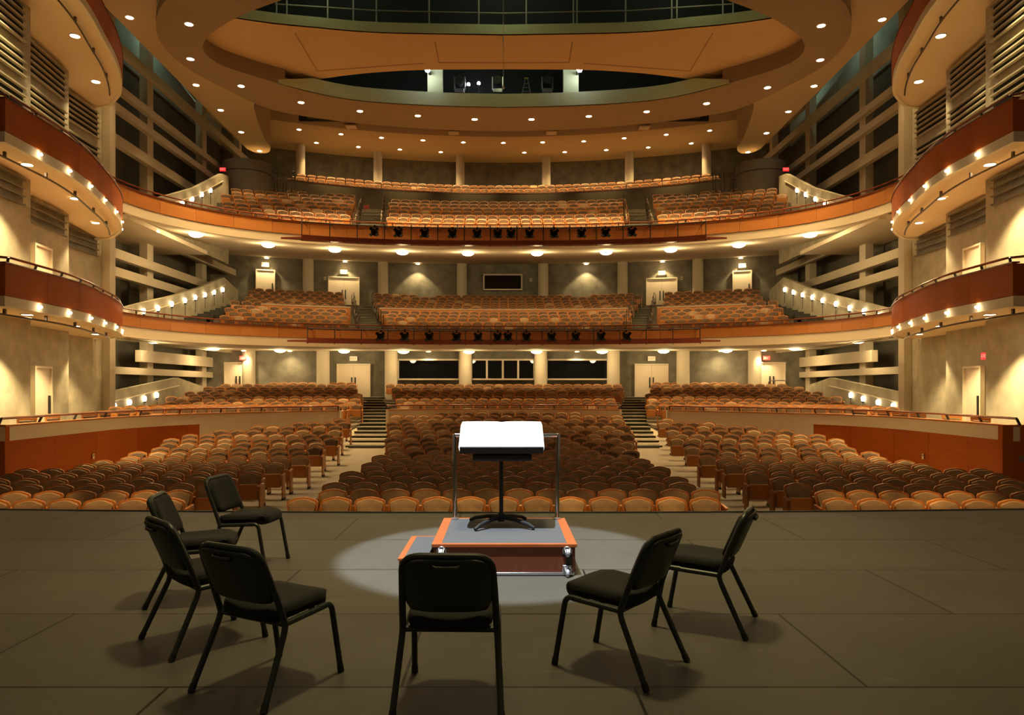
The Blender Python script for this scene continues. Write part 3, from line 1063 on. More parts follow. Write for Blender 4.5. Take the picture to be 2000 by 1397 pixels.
# returns of the terrace front at the stage end
for s, nm in ((-1, 'left'), (1, 'right')):
    sx = s
    r = struct('wall_%s_stage_return' % nm, MB().box((sx * 15.2, 17.28, -0.2), (6.8, 0.16, 1.9)), M['wood_dark'], smooth=0)
    # small wall sockets in the veneer
    for yy, zz in ((21.0, -0.35), (16.6 + 1.2, -0.72)):
        q = min(PAR, key=lambda p: abs(p[1] - yy) + (0 if p[0] * s > 0 else 99))
        t = thing('wall_socket', 'small pale socket plate low on the %s veneer wall, %s' % (nm, 'farther from the stage' if yy > 20 else 'nearer the stage'), 'socket', (q[0] - s * 0.01, q[1], zz), 0, 'veneer wall sockets')
        MB().box((q[0] - s * 0.02, q[1], zz), (0.02, 0.09, 0.15)).build('plate', M['door'], t, bevel=0.004)
        MB().box((q[0] - s * 0.032, q[1], zz + 0.03), (0.006, 0.03, 0.04)).build('outlet', M['iron'], t)

for s, nm in ((-1, 'left'), (1, 'right')):
    root = tag(None or MB().box((s * 5.15, 27.2, -0.66), (1.3, 0.2, 0.2)).build('aisle_stair', M['tread'], smooth=0), 'long carpeted aisle stair with pale nosings climbing the terrace, %s aisle' % nm, 'stairs', None, 'structure')
    nose = MB()
    body = MB()
    for i in range(15):
        d0 = 27.3 + 1.05 * i
        z = -0.53 + 0.1184 * i
        x = s * aisle_x(d0 + 0.5)
        wd = 1.46 if d0 < 30 else 1.5
        body.box((x, d0 + 0.9, z - 0.16), (wd, 1.8, 0.32))
        nose.box((x, d0 + 0.06, z + 0.004), (wd, 0.16, 0.02))
    body.build('treads', M['tread'], root, smooth=0)
    nose.build('nosings', M['nosing'], root, smooth=0)


def tier_stair(s, nm, tier, d0, z0, x0, d1, z1, x1, n, wd):
    body, nose = MB(), MB()
    for i in range(n):
        t = i / (n - 1)
        d, z, x = d0 + (d1 - d0) * t, z0 + (z1 - z0) * t, s * (x0 + (x1 - x0) * t)
        step = (d1 - d0) / (n - 1)
        body.box((x, d + step * 0.9, z - 0.11), (wd, step * 1.8, 0.22))
        nose.box((x, d + 0.03, z + 0.003), (wd, 0.06, 0.015))
    root = tag(body.build('aisle_stair', M['tread'], smooth=0), 'steep dark green carpeted stair in the %s %s aisle' % (nm, tier), 'stairs', None, 'structure')
    nose.build('nosings', M['nosing'], root, smooth=0)
    # hooped handrails up one side
    for k in range(6):
        t = (k + 0.5) / 6
        d, z, x = d0 + (d1 - d0) * t, z0 + (z1 - z0) * t, (x0 + (x1 - x0) * t)
        for e in (-1, 1):
            xx = s * (x + e * wd * 0.46)
            r = thing('hoop_rail', 'dark hooped handrail on the %s %s aisle stair, %s from the bottom, %s side' % (nm, tier, ORD[k], 'inner' if e < 0 else 'outer'), 'railing', (xx, d, z), 0, 'hooped aisle rails')
            MB().tube([(xx, d - 0.25, z - 0.05), (xx, d - 0.25, z + 0.72), (xx, d - 0.18, z + 0.82), (xx, d + 0.3, z + 1.05), (xx, d + 0.38, z + 1.0), (xx, d + 0.38, z + 0.1)], 0.022, 6).build('hoop', M['bronze'], r)
            MB().box((xx, d + 0.05, z + 0.35), (0.04, 0.3, 0.10)).build('step_light', M['iron'], r)


for s, nm in ((-1, 'left'), (1, 'right')):
    tier_stair(s, nm, 'middle balcony', 37.0, 4.2, 6.75, 46.6, 6.9, 9.1, 20, 1.35)
    tier_stair(s, nm, 'upper balcony', 36.2, 9.15, 6.75, 44.6, 12.6, 8.05, 18, 1.45)
    # red sign hung at the head of the upper aisle
    if s < 0:
        r = thing('aisle_sign', 'small red sign standing at the head of the left upper balcony aisle', 'sign', W(716, 405, 44.9))
        p = W(716, 405, 44.9)
        MB().box(p, (0.32, 0.04, 0.28)).build('plate', M['red_plastic'], r, smooth=0)
        MB().tube([(p.x, p.y + 0.05, p.z), (p.x, p.y + 0.05, p.z - 0.6)], 0.015, 6).build('stem', M['iron'], r)

# low wood barrier between the two mezzanine seat groups
for nm, x0, x1 in (('left', -13.3, -8.75), ('centre', -7.2, 7.2), ('right', 8.75, 13.3)):
    p = arc(42.75, 31.8, x0, x1, 24)
    r = tag(MB().sweep(p, [(0, 5.2), (0.08, 5.2), (0.08, 6.24), (0, 6.24)]).build('seat_barrier', M['wood']), 'low orange wood barrier between the middle balcony seat groups, %s section' % nm, 'barrier', None, 'structure')
    MB().sweep(p, [(-0.03, 6.24), (0.11, 6.24), (0.11, 6.29), (-0.03, 6.29)]).build('cap', M['nosing'], r)

# ------------------------------------------------------------------ side stairs with sconces
def stair_wall(s, nm, tier, pts, x, base, sconces, mirror=True):
    """pts: (depth, top z) along the wall."""
    sx = -x if s < 0 else x
    vs = [(d, z) for d, z in pts]
    n = len(vs)
    th = 0.22
    V, Fc = [], []
    for xx in (sx - th / 2, sx + th / 2):
        V += [(xx, d, z) for d, z in vs] + [(xx, d, base(d)) for d, z in vs]
    for o in (0, 2 * n):
        for i in range(n - 1):
            Fc.append((o + i, o + i + 1, o + n + i + 1, o + n + i))
    for i in range(n - 1):
        Fc.append((i, i + 1, 2 * n + i + 1, 2 * n + i))
    Fc.append((0, n, 3 * n, 2 * n))
    Fc.append((n - 1, 2 * n - 1, 4 * n - 1, 3 * n - 1))
    r = tag(MB().add(V, Fc).build('stair_parapet', M['concrete'], smooth=0), 'sloping concrete parapet of the %s side stair at %s' % (nm, tier), 'parapet', None, 'structure')
    xi = sx + (0.17 if s < 0 else -0.17)
    hr = [(xi, d, z - 0.42) for d, z in vs[:-1]]
    t = thing('stair_handrail', 'pale handrail fixed to the %s stair parapet at %s' % (nm, tier), 'railing', hr[0])
    MB().tube(hr, 0.03, 8).build('rail', M['cream'], t)
    for q in hr[::1]:
        MB().bar(q, (sx, q[1], q[2] - 0.04), 0.03, 0.03).build('bracket', M['bronze'], t)
    proto = None
    for i, (px, py) in enumerate(sconces):
        if s > 0:
            px = 2 * CX - px
        k = (px - CX) / F
        d = xi / k
        loc = (xi + (0.02 if s < 0 else -0.02), d, EYE - (py - CY) * d / F)
        lab = 'glowing oval lamp along the %s stair at %s, %s from the stage' % (nm, tier, ORD[i])
        if proto is None:
            proto = thing('stair_lamp', lab, 'lamp', loc, 0, 'oval stair lamps')
            MB().lathe(loc, [(0.0, -0.13), (0.045, -0.115), (0.075, -0.05), (0.08, 0.02), (0.062, 0.09), (0.03, 0.125), (0.0, 0.13)], 14).build('globe', M['sconce'], proto)
            MB().lathe((loc[0], loc[1], loc[2] - 0.20), [(0.05, 0), (0.06, 0.06), (0.03, 0.08)], 10).build('collar', M['iron'], proto)
            MB().tube([(loc[0], loc[1], loc[2] - 0.22), (loc[0], loc[1], loc[2] - 0.75)], 0.014, 6).build('stem', M['iron'], proto)
        else:
            dup(proto, loc, 0, lab)
        lamp('stair_lamp_light', 'POINT', (loc[0] + (0.25 if s < 0 else -0.25), loc[1] - 0.1, loc[2]), 1.2, WARMW, 0.1)
    return r


for s, nm in ((-1, 'left'), (1, 'right')):
    stair_wall(s, nm, 'middle balcony level', [(30.0, 4.9), (32, 5.4), (35, 6.1), (38, 6.9), (41.3, 7.95), (43.5, 7.5)], 16.0, lambda d: 3.7,
               [(250, 617), (280, 608), (308, 602), (335, 594), (361, 587), (381, 581), (400, 576), (418, 571), (435, 566)])
    stair_wall(s, nm, 'upper balcony level', [(33.2, 10.3), (35, 11.0), (37.5, 12.0), (41.0, 13.75), (42.0, 13.9)], 16.0, lambda d: 8.8,
               [(335, 407), (356, 398), (375, 389), (394, 380), (411, 372)])
    stair_wall(s, nm, 'terrace level', [(29.8, 1.45), (31, 1.52), (34, 1.85), (37.0, 2.18), (40, 1.75)], 16.7, lambda d: 0.0,
               [(223, 793), (253, 786), (282, 779), (306, 772)])
    # side stair treads
    sx = s * 15.35
    for tier, d0, z0, d1, z1, n in (('middle balcony', 33.0, 4.42, 42.5, 6.6, 13), ('upper balcony', 35.0, 9.45, 42.0, 12.4, 16)):
        b = MB()
        for i in range(n):
            d = d0 + (d1 - d0) * i / (n - 1)
            b.box((sx + s * 0.25, d + 0.6, z0 + (z1 - z0) * i / (n - 1) - 0.15), (1.0, 1.3, 0.3))
        tag(b.build('side_stair', M['tread'], smooth=0), 'dark carpeted side stair beside the %s parapet, %s' % (nm, tier), 'stairs', None, 'structure')
    # curved grey pod at the rear corner of the upper balcony
    pod = tag(MB().lathe((s * 15.6, 44.2, 0), [(1.45, 12.2), (1.45, 15.15), (1.40, 15.22), (0.0, 15.22)], 32).build('stair_pod', M['pod']), 'rounded grey stair enclosure at the %s rear corner of the upper balcony' % nm, 'stair enclosure', None, 'structure')
    MB().lathe((s * 15.6, 44.2, 0), [(1.47, 14.55), (1.47, 14.59)], 32).build('groove_line', M['iron'], pod)
    exit_sign(W(435 if s < 0 else 1535, 331, 42.0), 0, 'small red EXIT sign by the %s upper balcony stair enclosure' % nm, 'red', 0.34, 'red exit signs')
    for k in range(3):
        x = s * (13.9 - 0.5 * k)
        z = 13.75 + 0.05 * k
        y = 44.3 + 0.12 * k
        r = thing('stair_hoop', 'bronze hooped rail beside the %s stair enclosure, %s along' % (nm, ORD[k]), 'railing', (x, y, z), 0, 'hooped rails by the enclosures')
        MB().tube([(x, y - 0.3, z - 0.2), (x, y - 0.3, z + 1.0), (x, y + 0.3, z + 1.15), (x, y + 0.3, z)], 0.03, 6).build('hoop', M['bronze'], r)

# ------------------------------------------------------------------ ceilings
ring_out = [(0, 21.0), (-5, 21.6), (-8.5, 22.8), (-11.6, 25.0), (-13.0, 27.2), (-13.35, 29.0), (-13.15, 30.6), (-12.5, 32.3), (-11.2, 34.8), (-8.9, 36.1), (-6.3, 36.95), (-3.3, 37.55), (0, 37.8)]
ring_in = [(0, 22.6), (-4.5, 23.3), (-7.4, 24.9), (-9.6, 26.2), (-11.3, 27.7), (-11.92, 28.9), (-11.65, 30.1), (-10.4, 31.4), (-8.3, 33.0), (-6.5, 33.8), (-3.2, 34.35), (0, 34.55)]


def closed_loop(half, n, c=(0, 28.6)):
    p = spline(half, 0.3)
    full = p + [(-x, y) for x, y in reversed(p) if x < -1e-4]
    ang = [(math.atan2(y - c[1], x - c[0]), math.hypot(x - c[0], y - c[1])) for x, y in full]
    ang.sort()
    ang = [(ang[-1][0] - 2 * PI, ang[-1][1])] + ang + [(ang[0][0] + 2 * PI, ang[0][1])]
    out = []
    for i in range(n):
        a = -PI + 2 * PI * (i + 0.5) / n
        r = interp(a, ang)
        out.append((c[0] + r * math.cos(a), c[1] + r * math.sin(a)))
    return out


N = 144
ro, ri = closed_loop(ring_out, N), closed_loop(ring_in, N)
V = [(x, y, 15.0) for x, y in ro] + [(x, y, 15.0) for x, y in ri] + [(x, y, 15.32) for x, y in ro] + [(x, y, 15.32) for x, y in ri]
Fc = []
for i in range(N):
    j = (i + 1) % N
    Fc += [(i, j, N + j, N + i), (2 * N + i, 3 * N + i, 3 * N + j, 2 * N + j), (i, 2 * N + i, 2 * N + j, j), (N + i, N + j, 3 * N + j, 3 * N + i)]
struct('ceiling_ring', MB().add(V, Fc), M['ring'], 'dark brown oval ceiling ring with recessed downlights', 'ceiling ring', smooth=40)

# orange panel floating inside the ring
near = [(0, 28.9), (-4.9, 28.7), (-7.3, 28.3), (-9.5, 27.8), (-12.7, 26.6)]
far = [(-12.7, 32.6), (-10.4, 33.5), (-7.0, 32.66), (-5.56, 32.35), (-3.5, 32.12), (0, 32.05)]
nl = spline(near, 0.5)
flr = spline(far, 0.5)
poly = nl + flr + [(-x, y) for x, y in reversed(flr) if x < -1e-4] + [(-x, y) for x, y in reversed(nl) if x < -1e-4]
cloud = struct('ceiling_canopy', MB().prism(poly, 15.7, 15.9), M['cloud'], 'orange-brown plaster canopy inside the oval ceiling ring', 'ceiling canopy', smooth=0)
# shallow joint lines on its underside
jl = MB()
for s in (-1, 1):
    for a, b in (((576, 65), (620, 139)), ((850, 82), (857, 123)), ((620, 139), (828, 124)), ((523, 153), (592, 144))):
        p, q = WZ(a[0], a[1], 15.69), WZ(b[0], b[1], 15.69)
        jl.bar((s * p.x, p.y, p.z), (s * q.x, q.y, q.z), 0.05, 0.012)
p, q = WZ(857, 122.5, 15.69), WZ(1111, 122.5, 15.69)
jl.bar(p, q, 0.05, 0.012)
jl.build('panel_joint', M['joint'], cloud, smooth=0)
nearfull = [(-x, y) for x, y in reversed(nl) if x < -1e-4][:0] + [(x, y) for x, y in reversed(nl)] + [(-x, y) for x, y in nl[1:]]
struct('trim_canopy_curb', MB().sweep(nearfull, [(0.0, 15.9), (0.12, 15.9), (0.12, 16.08), (0.0, 16.08)]).sweep(nearfull, [(-0.02, 15.7), (0.1, 15.7), (0.1, 16.08), (-0.02, 16.08)]), M['pale_green'])
# parapet and window wall on the far inner edge of the ring
rim = [(x * 0.996, 28.6 + (y - 28.6) * 0.996) for x, y in spline([(-9.9, 31.8)] + ring_in[8:], 0.4)]
rimfull = [(x, y) for x, y in rim] + [(-x, y) for x, y in reversed(rim[:-1])]
pv = MB()
inner_, outer_ = rimfull, MB().sweep(rimfull, [(-0.12, 0)], closed_prof=False).v
hz = [15.62 if abs(x) < 8.6 else 15.62 - 0.5 * min(1, (abs(x) - 8.6) / 1.3) for x, y in rimfull]
n_ = len(rimfull)
outer_ = [(x * 1.012, 28.6 + (y - 28.6) * 1.02) for x, y in rimfull]
pv.add([(x, y, 15.0) for x, y in inner_] + [(x, y, h) for (x, y), h in zip(inner_, hz)] + [(x, y, h) for (x, y), h in zip(outer_, hz)] + [(x, y, 15.0) for x, y in outer_],
       [(r_ * n_ + k, r_ * n_ + k + 1, ((r_ + 1) % 4) * n_ + k + 1, ((r_ + 1) % 4) * n_ + k) for r_ in range(4) for k in range(n_ - 1)])
struct('trim_ring_parapet', pv, M['pale_green'])
for s in (-1, 1):
    sd_ = spline(ring_in[3:8] + [(-9.6, 32.05)], 0.3)
    struct('trim_ring_side', MB().sweep([(s * -x * 1.004, y) for x, y in sd_], [(0, 15.2), (0.08, 15.2), (0.08, 15.72), (0, 15.72)], side=-s), M['ring'])
for s in (-1, 1):
    p = W(850 if s < 0 else 1115, 160, 34.5)
    struct('column_catwalk', MB().box((p.x, p.y + 0.1, 16.5), (0.72, 0.3, 2.9)), M['pale_green'], smooth=0)
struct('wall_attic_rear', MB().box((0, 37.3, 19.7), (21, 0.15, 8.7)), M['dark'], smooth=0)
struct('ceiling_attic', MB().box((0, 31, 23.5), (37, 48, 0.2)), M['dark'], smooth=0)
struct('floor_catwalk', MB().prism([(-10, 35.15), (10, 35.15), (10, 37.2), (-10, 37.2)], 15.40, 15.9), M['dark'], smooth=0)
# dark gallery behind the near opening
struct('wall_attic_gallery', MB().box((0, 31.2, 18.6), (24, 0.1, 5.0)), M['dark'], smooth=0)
r = thing('catwalk_railing', 'grey pipe railing along the dark catwalk at the top of the view', 'railing', (0, 29.4, 16.1))
MB().tube([(-9.0, 28.6, 16.75), (-5, 29.1, 16.75), (0, 29.3, 16.75), (5, 29.1, 16.75), (9.0, 28.6, 16.75)], 0.025, 8).build('top_rail', M['door_grey'], r)
for px in (540, 560, 640, 690, 735, 838, 935, 1028, 1120, 1127, 1222, 1312, 1322, 1412, 1432):
    p = W(px, 40, 29.2)
    MB().tube([(p.x, p.y, 16.08), (p.x, p.y, 17.3)], 0.03, 6).build('post', M['door_grey'], r)

# tan side ceilings with curled tips
for s, nm in ((-1, 'left'), (1, 'right')):
    pts = [(-15.0, 13.0), (-15.0, 27.0), (-15.25, 36.0), (-15.4, 43.6)]
    tip = spline([(-15.4, 43.6), (-15.1, 44.3), (-14.5, 44.4), (-13.95, 43.5), (-13.7, 41.5), (-13.1, 38.5), (-12.55, 36.6), (-11.6, 35.6), (-9.5, 35.2)], 0.3)
    poly = pts[:-1] + tip + [(-9.5, 33.0), (-12, 30), (-12.5, 26), (-10, 22), (-8, 13)]
    if s > 0:
        poly = [(-x, y) for x, y in poly]
    struct('ceiling_%s_side' % nm, MB().prism(poly, 16.0, 18.2), M['tan'], smooth=35)
struct('ceiling_near', MB().box((0, 15.5, 16.4), (37, 9.6, 0.3)), M['tan'], smooth=0)

# rear ceiling above the upper balcony: flat tan field, curved edge, brown slope behind the ring
def field(name, rows, m):
    n = 41
    xs_ = [-18.2 + 36.4 * k / (n - 1) for k in range(n)]
    vs = [(x, d - sag(x, R), z) for (d, R, z) in rows for x in xs_]
    fs = [(i * n + k, i * n + k + 1, (i + 1) * n + k + 1, (i + 1) * n + k) for i in range(len(rows) - 1) for k in range(n - 1)]
    return struct(name, MB().add(vs, fs), m, fix=False)


field('ceiling_rear', [(48.7, 36.0, 18.5), (54.6, 41.0, 18.5)], M['tan'])
field('ceiling_rear_slope', [(48.7, 36.0, 18.5), (42.5, 36.0, 19.4)], M['ring'])
for i, (px, py) in enumerate(((686, 245), (886, 257), (1077, 257), (1258, 247))):
    p = WZ(px, py, 18.60 if i in (1, 2) else 18.57)
    t = thing('ceiling_vent', 'pale rectangular vent in the brown rear ceiling, %s from the left' % ORD[i], 'vent', p, 0, 'ceiling vents')
    MB().box((p.x, p.y, p.z - 0.08), (0.72, 0.7, 0.05)).build('frame', M['tan'], t, smooth=0)
    MB().box((p.x, p.y, p.z - 0.11), (0.6, 0.58, 0.02)).build('grille', M['cream'], t, smooth=0)

# ------------------------------------------------------------------ ceiling lamps
PROTO = {}


def downlight(p, label, group, r=0.13, power=0, cone=95, blend=0.9, color=WARM, target=None, key='std', soft=0.12):
    if key in PROTO:
        o = dup(PROTO[key], p, 0, label, group)
    else:
        o = thing('downlight', label, 'downlight', p, 0, group)
        MB().lathe((p.x, p.y, p.z), [(0.0, -0.012), (r * 0.8, -0.012), (r, 0.004), (r * 0.6, 0.01)], 18).build('lens', M['bulb'], o)
        MB().lathe((p.x, p.y, p.z), [(r, 0.006), (r, -0.016), (r * 1.22, -0.016), (r * 1.22, 0.006)], 18).build('trim_ring', M['cream'], o)
        PROTO[key] = o
    if power:
        lamp('downlight_beam', 'SPOT', (p.x, p.y, p.z - 0.06), power, color, soft, target or (p.x, p.y, p.z - 5), cone, blend)
    return o


ring_px = [(369, 47), (372, 115), (471, 168), (588, 200), (703, 217), (816, 226), (927, 233), (1038, 233), (1150, 227), (1263, 218), (1380, 202), (1499, 171), (1602, 117), (1604, 50)]
for i, (px, py) in enumerate(ring_px):
    p = WZ(px, py, 14.99)
    big = i in (0, 13)
    downlight(p, ('large bright downlight' if big else 'round downlight') + ' in the brown ceiling ring, %s from the left' % ORD[i], 'ring downlights', 0.14, (1500 if p.y < 33 else 1000) if not big else 2000, 76 if p.y < 33 else 96, 0.8, target=(p.x * 0.95, p.y + (0.6 if p.y < 33 else 2.0), p.z - 7), key='ring')
for s, nm, lst in ((-1, 'left', [(253, 34), (383, 166), (431, 215), (471, 258), (507, 295)]), (1, 'right', [(1723, 38), (1590, 168), (1540, 218), (1497, 260), (1461, 297)])):
    for i, (px, py) in enumerate(lst):
        downlight(WZ(px, py, 15.99), 'round downlight in the tan %s side ceiling, %s from the stage' % (nm, ORD[i]), 'side ceiling downlights', 0.14, 360, 80, 0.8, key='ring')
for rn, lst in (('front', [(584, 253), (666, 262), (745, 269), (826, 274), (905, 278), (983, 279), (1060, 278), (1140, 276), (1219, 270), (1301, 263), (1386, 255)]),
                ('rear', [(618, 279), (700, 287), (781, 292), (861, 297), (1024, 298), (1103, 297), (1184, 293), (1266, 288), (1350, 280)])):
    for i, (px, py) in enumerate(lst):
        p = WZ(px, py, 18.49)
        downlight(p, 'round downlight in the rear tan ceiling, %s row, %s from the left' % (rn, ORD[i]), 'rear ceiling downlights', 0.15, 330, 100, 0.9, target=(p.x, p.y + (1.2 if rn == 'front' else 0), p.z - 6), key='ring')

# wall-washing downlights above the middle balcony doors and walls
for i, (px, py, hot) in enumerate(((521, 491, 1), (674, 504, 1), (816, 512, 1.1), (1145, 512, 1.1), (1294, 505, 1), (1447, 494, 1))):
    x, y = rear_at(px, 48.78, 46.0)
    p = Vector((x, y, 9.93))
    downlight(p, 'small downlight washing the middle balcony rear wall, %s from the left' % ORD[i], 'middle balcony wall washers', 0.13, 125 * hot, 100, 0.4, WARMW, (x * 1.003, y + 0.05, 7.0), key='ring', soft=0.05)
for i, px in enumerate((837, 1127, 566, 1408)):
    x, y = rear_at(px, 42.95, T_R)
    downlight(Vector((x, y, 3.80)), 'small downlight close to the terrace rear wall, %s' % ('left of centre', 'right of centre', 'far left', 'far right')[i], 'terrace wall washers', 0.1, 60, 120, 0.9, WARMW, (x, y + 0.3, 2.6), key='ring', soft=0.05)
for s in (-1, 1):
    x, y = rear_at(CX + s * 508, 42.8, T_R)
    downlight(Vector((x, y, 3.80)), 'small downlight over the far %s terrace corner door' % ('left' if s < 0 else 'right'), 'terrace wall washers', 0.1, 120, 100, 0.8, WARMW, (x, y + 0.4, 2), key='ring', soft=0.05)

# added unseen fill lights behind the ring, to brighten the upper balcony seats
for x in (-9.5, -5.7, -1.9, 1.9, 5.7, 9.5):
    lamp('added_balcony_fill', 'SPOT', (x, 39.6 - sag(x, 36), 17.9), 330, WARM, 0.25, (x * 1.12, 43.6 - sag(x, 36), 12.0), 84, 1.0)
    lamp('added_upper_seat_fill', 'SPOT', (x, 42.0 - sag(x, 36), 18.2), 420, WARM, 0.2, (x * 1.2, 50.6 - sag(x * 1.2, 32), 15.2), 38, 1.0)
# glass bowl lamps under the balconies
bowl_proto = None


def bowl(p, label, group, power):
    global bowl_proto
    if bowl_proto is None:
        o = thing('bowl_lamp', label, 'ceiling lamp', p, 0, group)
        MB().lathe(p, [(0.0, -0.185), (0.12, -0.178), (0.23, -0.145), (0.30, -0.095), (0.325, -0.045)], 24).build('glass_bowl', M['bowl'], o)
        MB().lathe(p, [(0.28, 0.04), (0.33, 0.02), (0.345, -0.04), (0.325, -0.05)], 24).build('rim', M['mullion'], o)
        MB().lathe(p, [(0.10, 0.12), (0.10, 0.03), (0.0, 0.03)], 12).build('canopy', M['mullion'], o)
        bowl_proto = o
    else:
        o = dup(bowl_proto, p, 0, label, group)
    lamp('bowl_lamp_light', 'POINT', (p.x, p.y - 0.1, p.z - 0.36), power, WARMW, 0.2)
    return o


for i, px in enumerate((300, 418, 547, 672, 788, 916, 1048, 1176, 1296, 1419, 1552, 1675)):
    y = 41.0 if 1 < i < 10 else (39.5 if i in (1, 10) else 33.5)
    x = (px - CX) * y / F
    z = MZ_BAND + 0.18 * max(0.1, (y - front_d(min(abs(x), 14.9), 1.0)) / 8.0) if abs(x) < 15 else 3.88
    bowl(Vector((x, y, z)), 'glowing glass bowl lamp under the middle balcony, %s from the left' % ORD[i], 'bowl lamps under the middle balcony', 40)
for i, px in enumerate((383, 524, 654, 786, 914, 1049, 1184, 1310, 1443, 1582)):
    y = (33.6, 36.3, 37.6, 38.2, 38.5, 38.5, 38.2, 37.6, 36.3, 33.6)[i]
    x = (px - CX) * y / F
    f = front_d(min(abs(x), 14.9))
    xr = x * 1.1
    z = BL_BAND + 1.55 * (y - f) / (49.6 - sag(xr, 46) - f)
    bowl(Vector((x, y, z)), 'glowing glass bowl lamp under the upper balcony, %s from the left' % ORD[i], 'bowl lamps under the upper balcony', 58)
for s, nm in ((-1, 'left'), (1, 'right')):
    p = Vector((s * 15.4, 32.6, 8.9))
    downlight(p, 'small downlight under the %s end of the upper balcony' % nm, 'balcony end downlights', 0.13, 300, 100, 0.8, key='ring')
    for i, y in enumerate((33.5, 36.5, 39.5)):
        downlight(Vector((s * 16.4, y, 3.82)), 'small downlight in the %s passage under the middle balcony, %s from the stage' % (nm, ORD[i]), 'passage downlights', 0.1, 18, 110, 0.9, WARMW, key='ring', soft=0.05)

# box soffit downlights; each grazes a wall bay
for s, nm in ((-1, 'left'), (1, 'right')):
    sx = (lambda x: x) if s < 0 else (lambda x: RIGHT_OUT - x)
    for lv, zb in enumerate((3.56, 7.46, 12.65)):
        lname = ('lowest', 'middle', 'top')[lv]
        rise = (0.02, 0.25, 0.04)[lv]
        for i, (x, y) in enumerate(((-12.65, 19.3), (-13.45, 22.8), (-14.7, 26.2))):
            bx = min(BOX_L, key=lambda q: abs(q[1] - y))[0]
            p = Vector((sx(x), y, zb + 0.012 + rise * min(1, (bx - 0.08 - x) / 1.92)))
            downlight(p, 'recessed downlight under the %s %s box, %s from the stage' % (lname, nm, ORD[i]), 'box soffit downlights', 0.14, (680, 370, 310)[i] * (1.0, 0.9, 0.5)[lv], 96, 0.5, WARMW,
                      None, key='ring', soft=0.06)

# greenish work lights in the attic
for s in (-1, 1):
    for y in (25, 31, 37, 43):
        lamp('attic_work_light', 'POINT', (s * 16.9, y, 19.6), 20, (0.78, 1.0, 0.74), 0.3)
for x in (-7, 0, 7):
    lamp('attic_work_light', 'POINT', (x, 31.0 if x else 30.5, 20.5), 40, (0.78, 1.0, 0.66), 0.4)
    lamp('attic_work_light', 'POINT', (x * 1.05, 33.3, 17.3), 9, (0.88, 1.0, 0.5), 0.4)
    lamp('attic_work_light', 'POINT', (x * 1.05, 27.8, 17.6), 20, (0.90, 1.0, 0.58), 0.4)
for s, px in ((-1, 835), (1, 1132)):
    p = W(px, 136, 33.9)
    t = thing('flood_lamp', 'intense white flood lamp on the %s catwalk post' % ('left' if s < 0 else 'right'), 'lamp', p, 0, 'catwalk flood lamps')
    MB().lathe(p, [(0, -0.13), (0.09, -0.09), (0.13, 0), (0.09, 0.09), (0, 0.13)], 12).build('globe', M['bulb_white'], t)
    MB().box((p.x - s * 0.06, p.y + 0.33, p.z + 0.03), (0.12, 0.5, 0.1)).build('bracket', M['iron'], t)
    lamp('flood_lamp_light', 'POINT', (p.x, p.y - 0.3, p.z), 3, (0.9, 0.95, 1), 0.1)
# catwalk fixtures seen through the central opening
mproto = None
for i, px in enumerate((898, 972, 1069)):
    p = W(px, 160, 35.3)
    p.z = 15.9
    lab = 'grey moving-head stage light on the catwalk, %s from the left' % ORD[i]
    if mproto is None:
        t = thing('moving_light', lab, 'stage light', p, 0, 'catwalk moving lights')
        MB().box((p.x, p.y, p.z + 0.1), (0.36, 0.36, 0.16)).build('base', M['steel'], t, bevel=0.02)
        m = MB()
        for e in (-1, 1):
            m.box((p.x + e * 0.2, p.y, p.z + 0.42), (0.05, 0.14, 0.5))
        m.build('yoke_arm', M['steel'], t, bevel=0.01)
        MB().lathe((p.x, p.y - 0.2, p.z + 0.5), [(0.0, 0.4), (0.12, 0.38), (0.16, 0.2), (0.17, 0.0), (0.12, -0.01), (0.0, 0.0)], 16, 'Y').build('head', M['iron'], t)
        mproto = t
        t.scale = (1.25, 1.25, 1.25)
    else:
        dup(mproto, p, 0, lab)
for i, (px, py) in enumerate(((915, 165), (935, 163))):
    p = W(px, py, 35.6)
    t = thing('catwalk_bulb', 'small bright white bulb in the dark catwalk opening, %s of the pair' % ('left' if i == 0 else 'right'), 'lamp', p, 0, 'catwalk bulbs')
    MB().lathe(p, [(0, -0.09), (0.065, -0.05), (0.085, 0), (0.05, 0.07), (0, 0.09)], 12).build('globe', M['bulb_white'], t)
    MB().lathe((p.x, p.y, 15.9), [(0.10, 0), (0.10, 0.03), (0.02, 0.05), (0.02, p.z - 0.10 - 15.9), (0.05, p.z - 0.07 - 15.9)], 8).build('stand', M['iron'], t)
p = W(1028, 186, 35.5)
p.z = 15.9
t = thing('step_ladder', 'small aluminium stepladder standing in the dark catwalk opening', 'ladder', p)
for e in (-1, 1):
    MB().bar((p.x + e * 0.22, p.y - 0.15, p.z), (p.x + e * 0.06, p.y, p.z + 0.85), 0.04, 0.03, up=(0, 1, 0)).build('side_rail', M['steel'], t)
    MB().bar((p.x + e * 0.24, p.y + 0.25, p.z), (p.x + e * 0.06, p.y, p.z + 0.85), 0.03, 0.03, up=(0, 1, 0)).build('rear_leg', M['steel'], t)
for k in range(3):
    f = 0.2 + 0.25 * k
    MB().box((p.x, p.y - 0.15 * (1 - f), p.z + 0.85 * f), (0.44 * (1 - f) + 0.12 * f, 0.06, 0.03)).build('step', M['steel'], t)
MB().box((p.x, p.y, p.z + 0.86), (0.2, 0.14, 0.04)).build('top_cap', mat('yellow_cap', (0.5, 0.4, 0.05), 0.5), t)

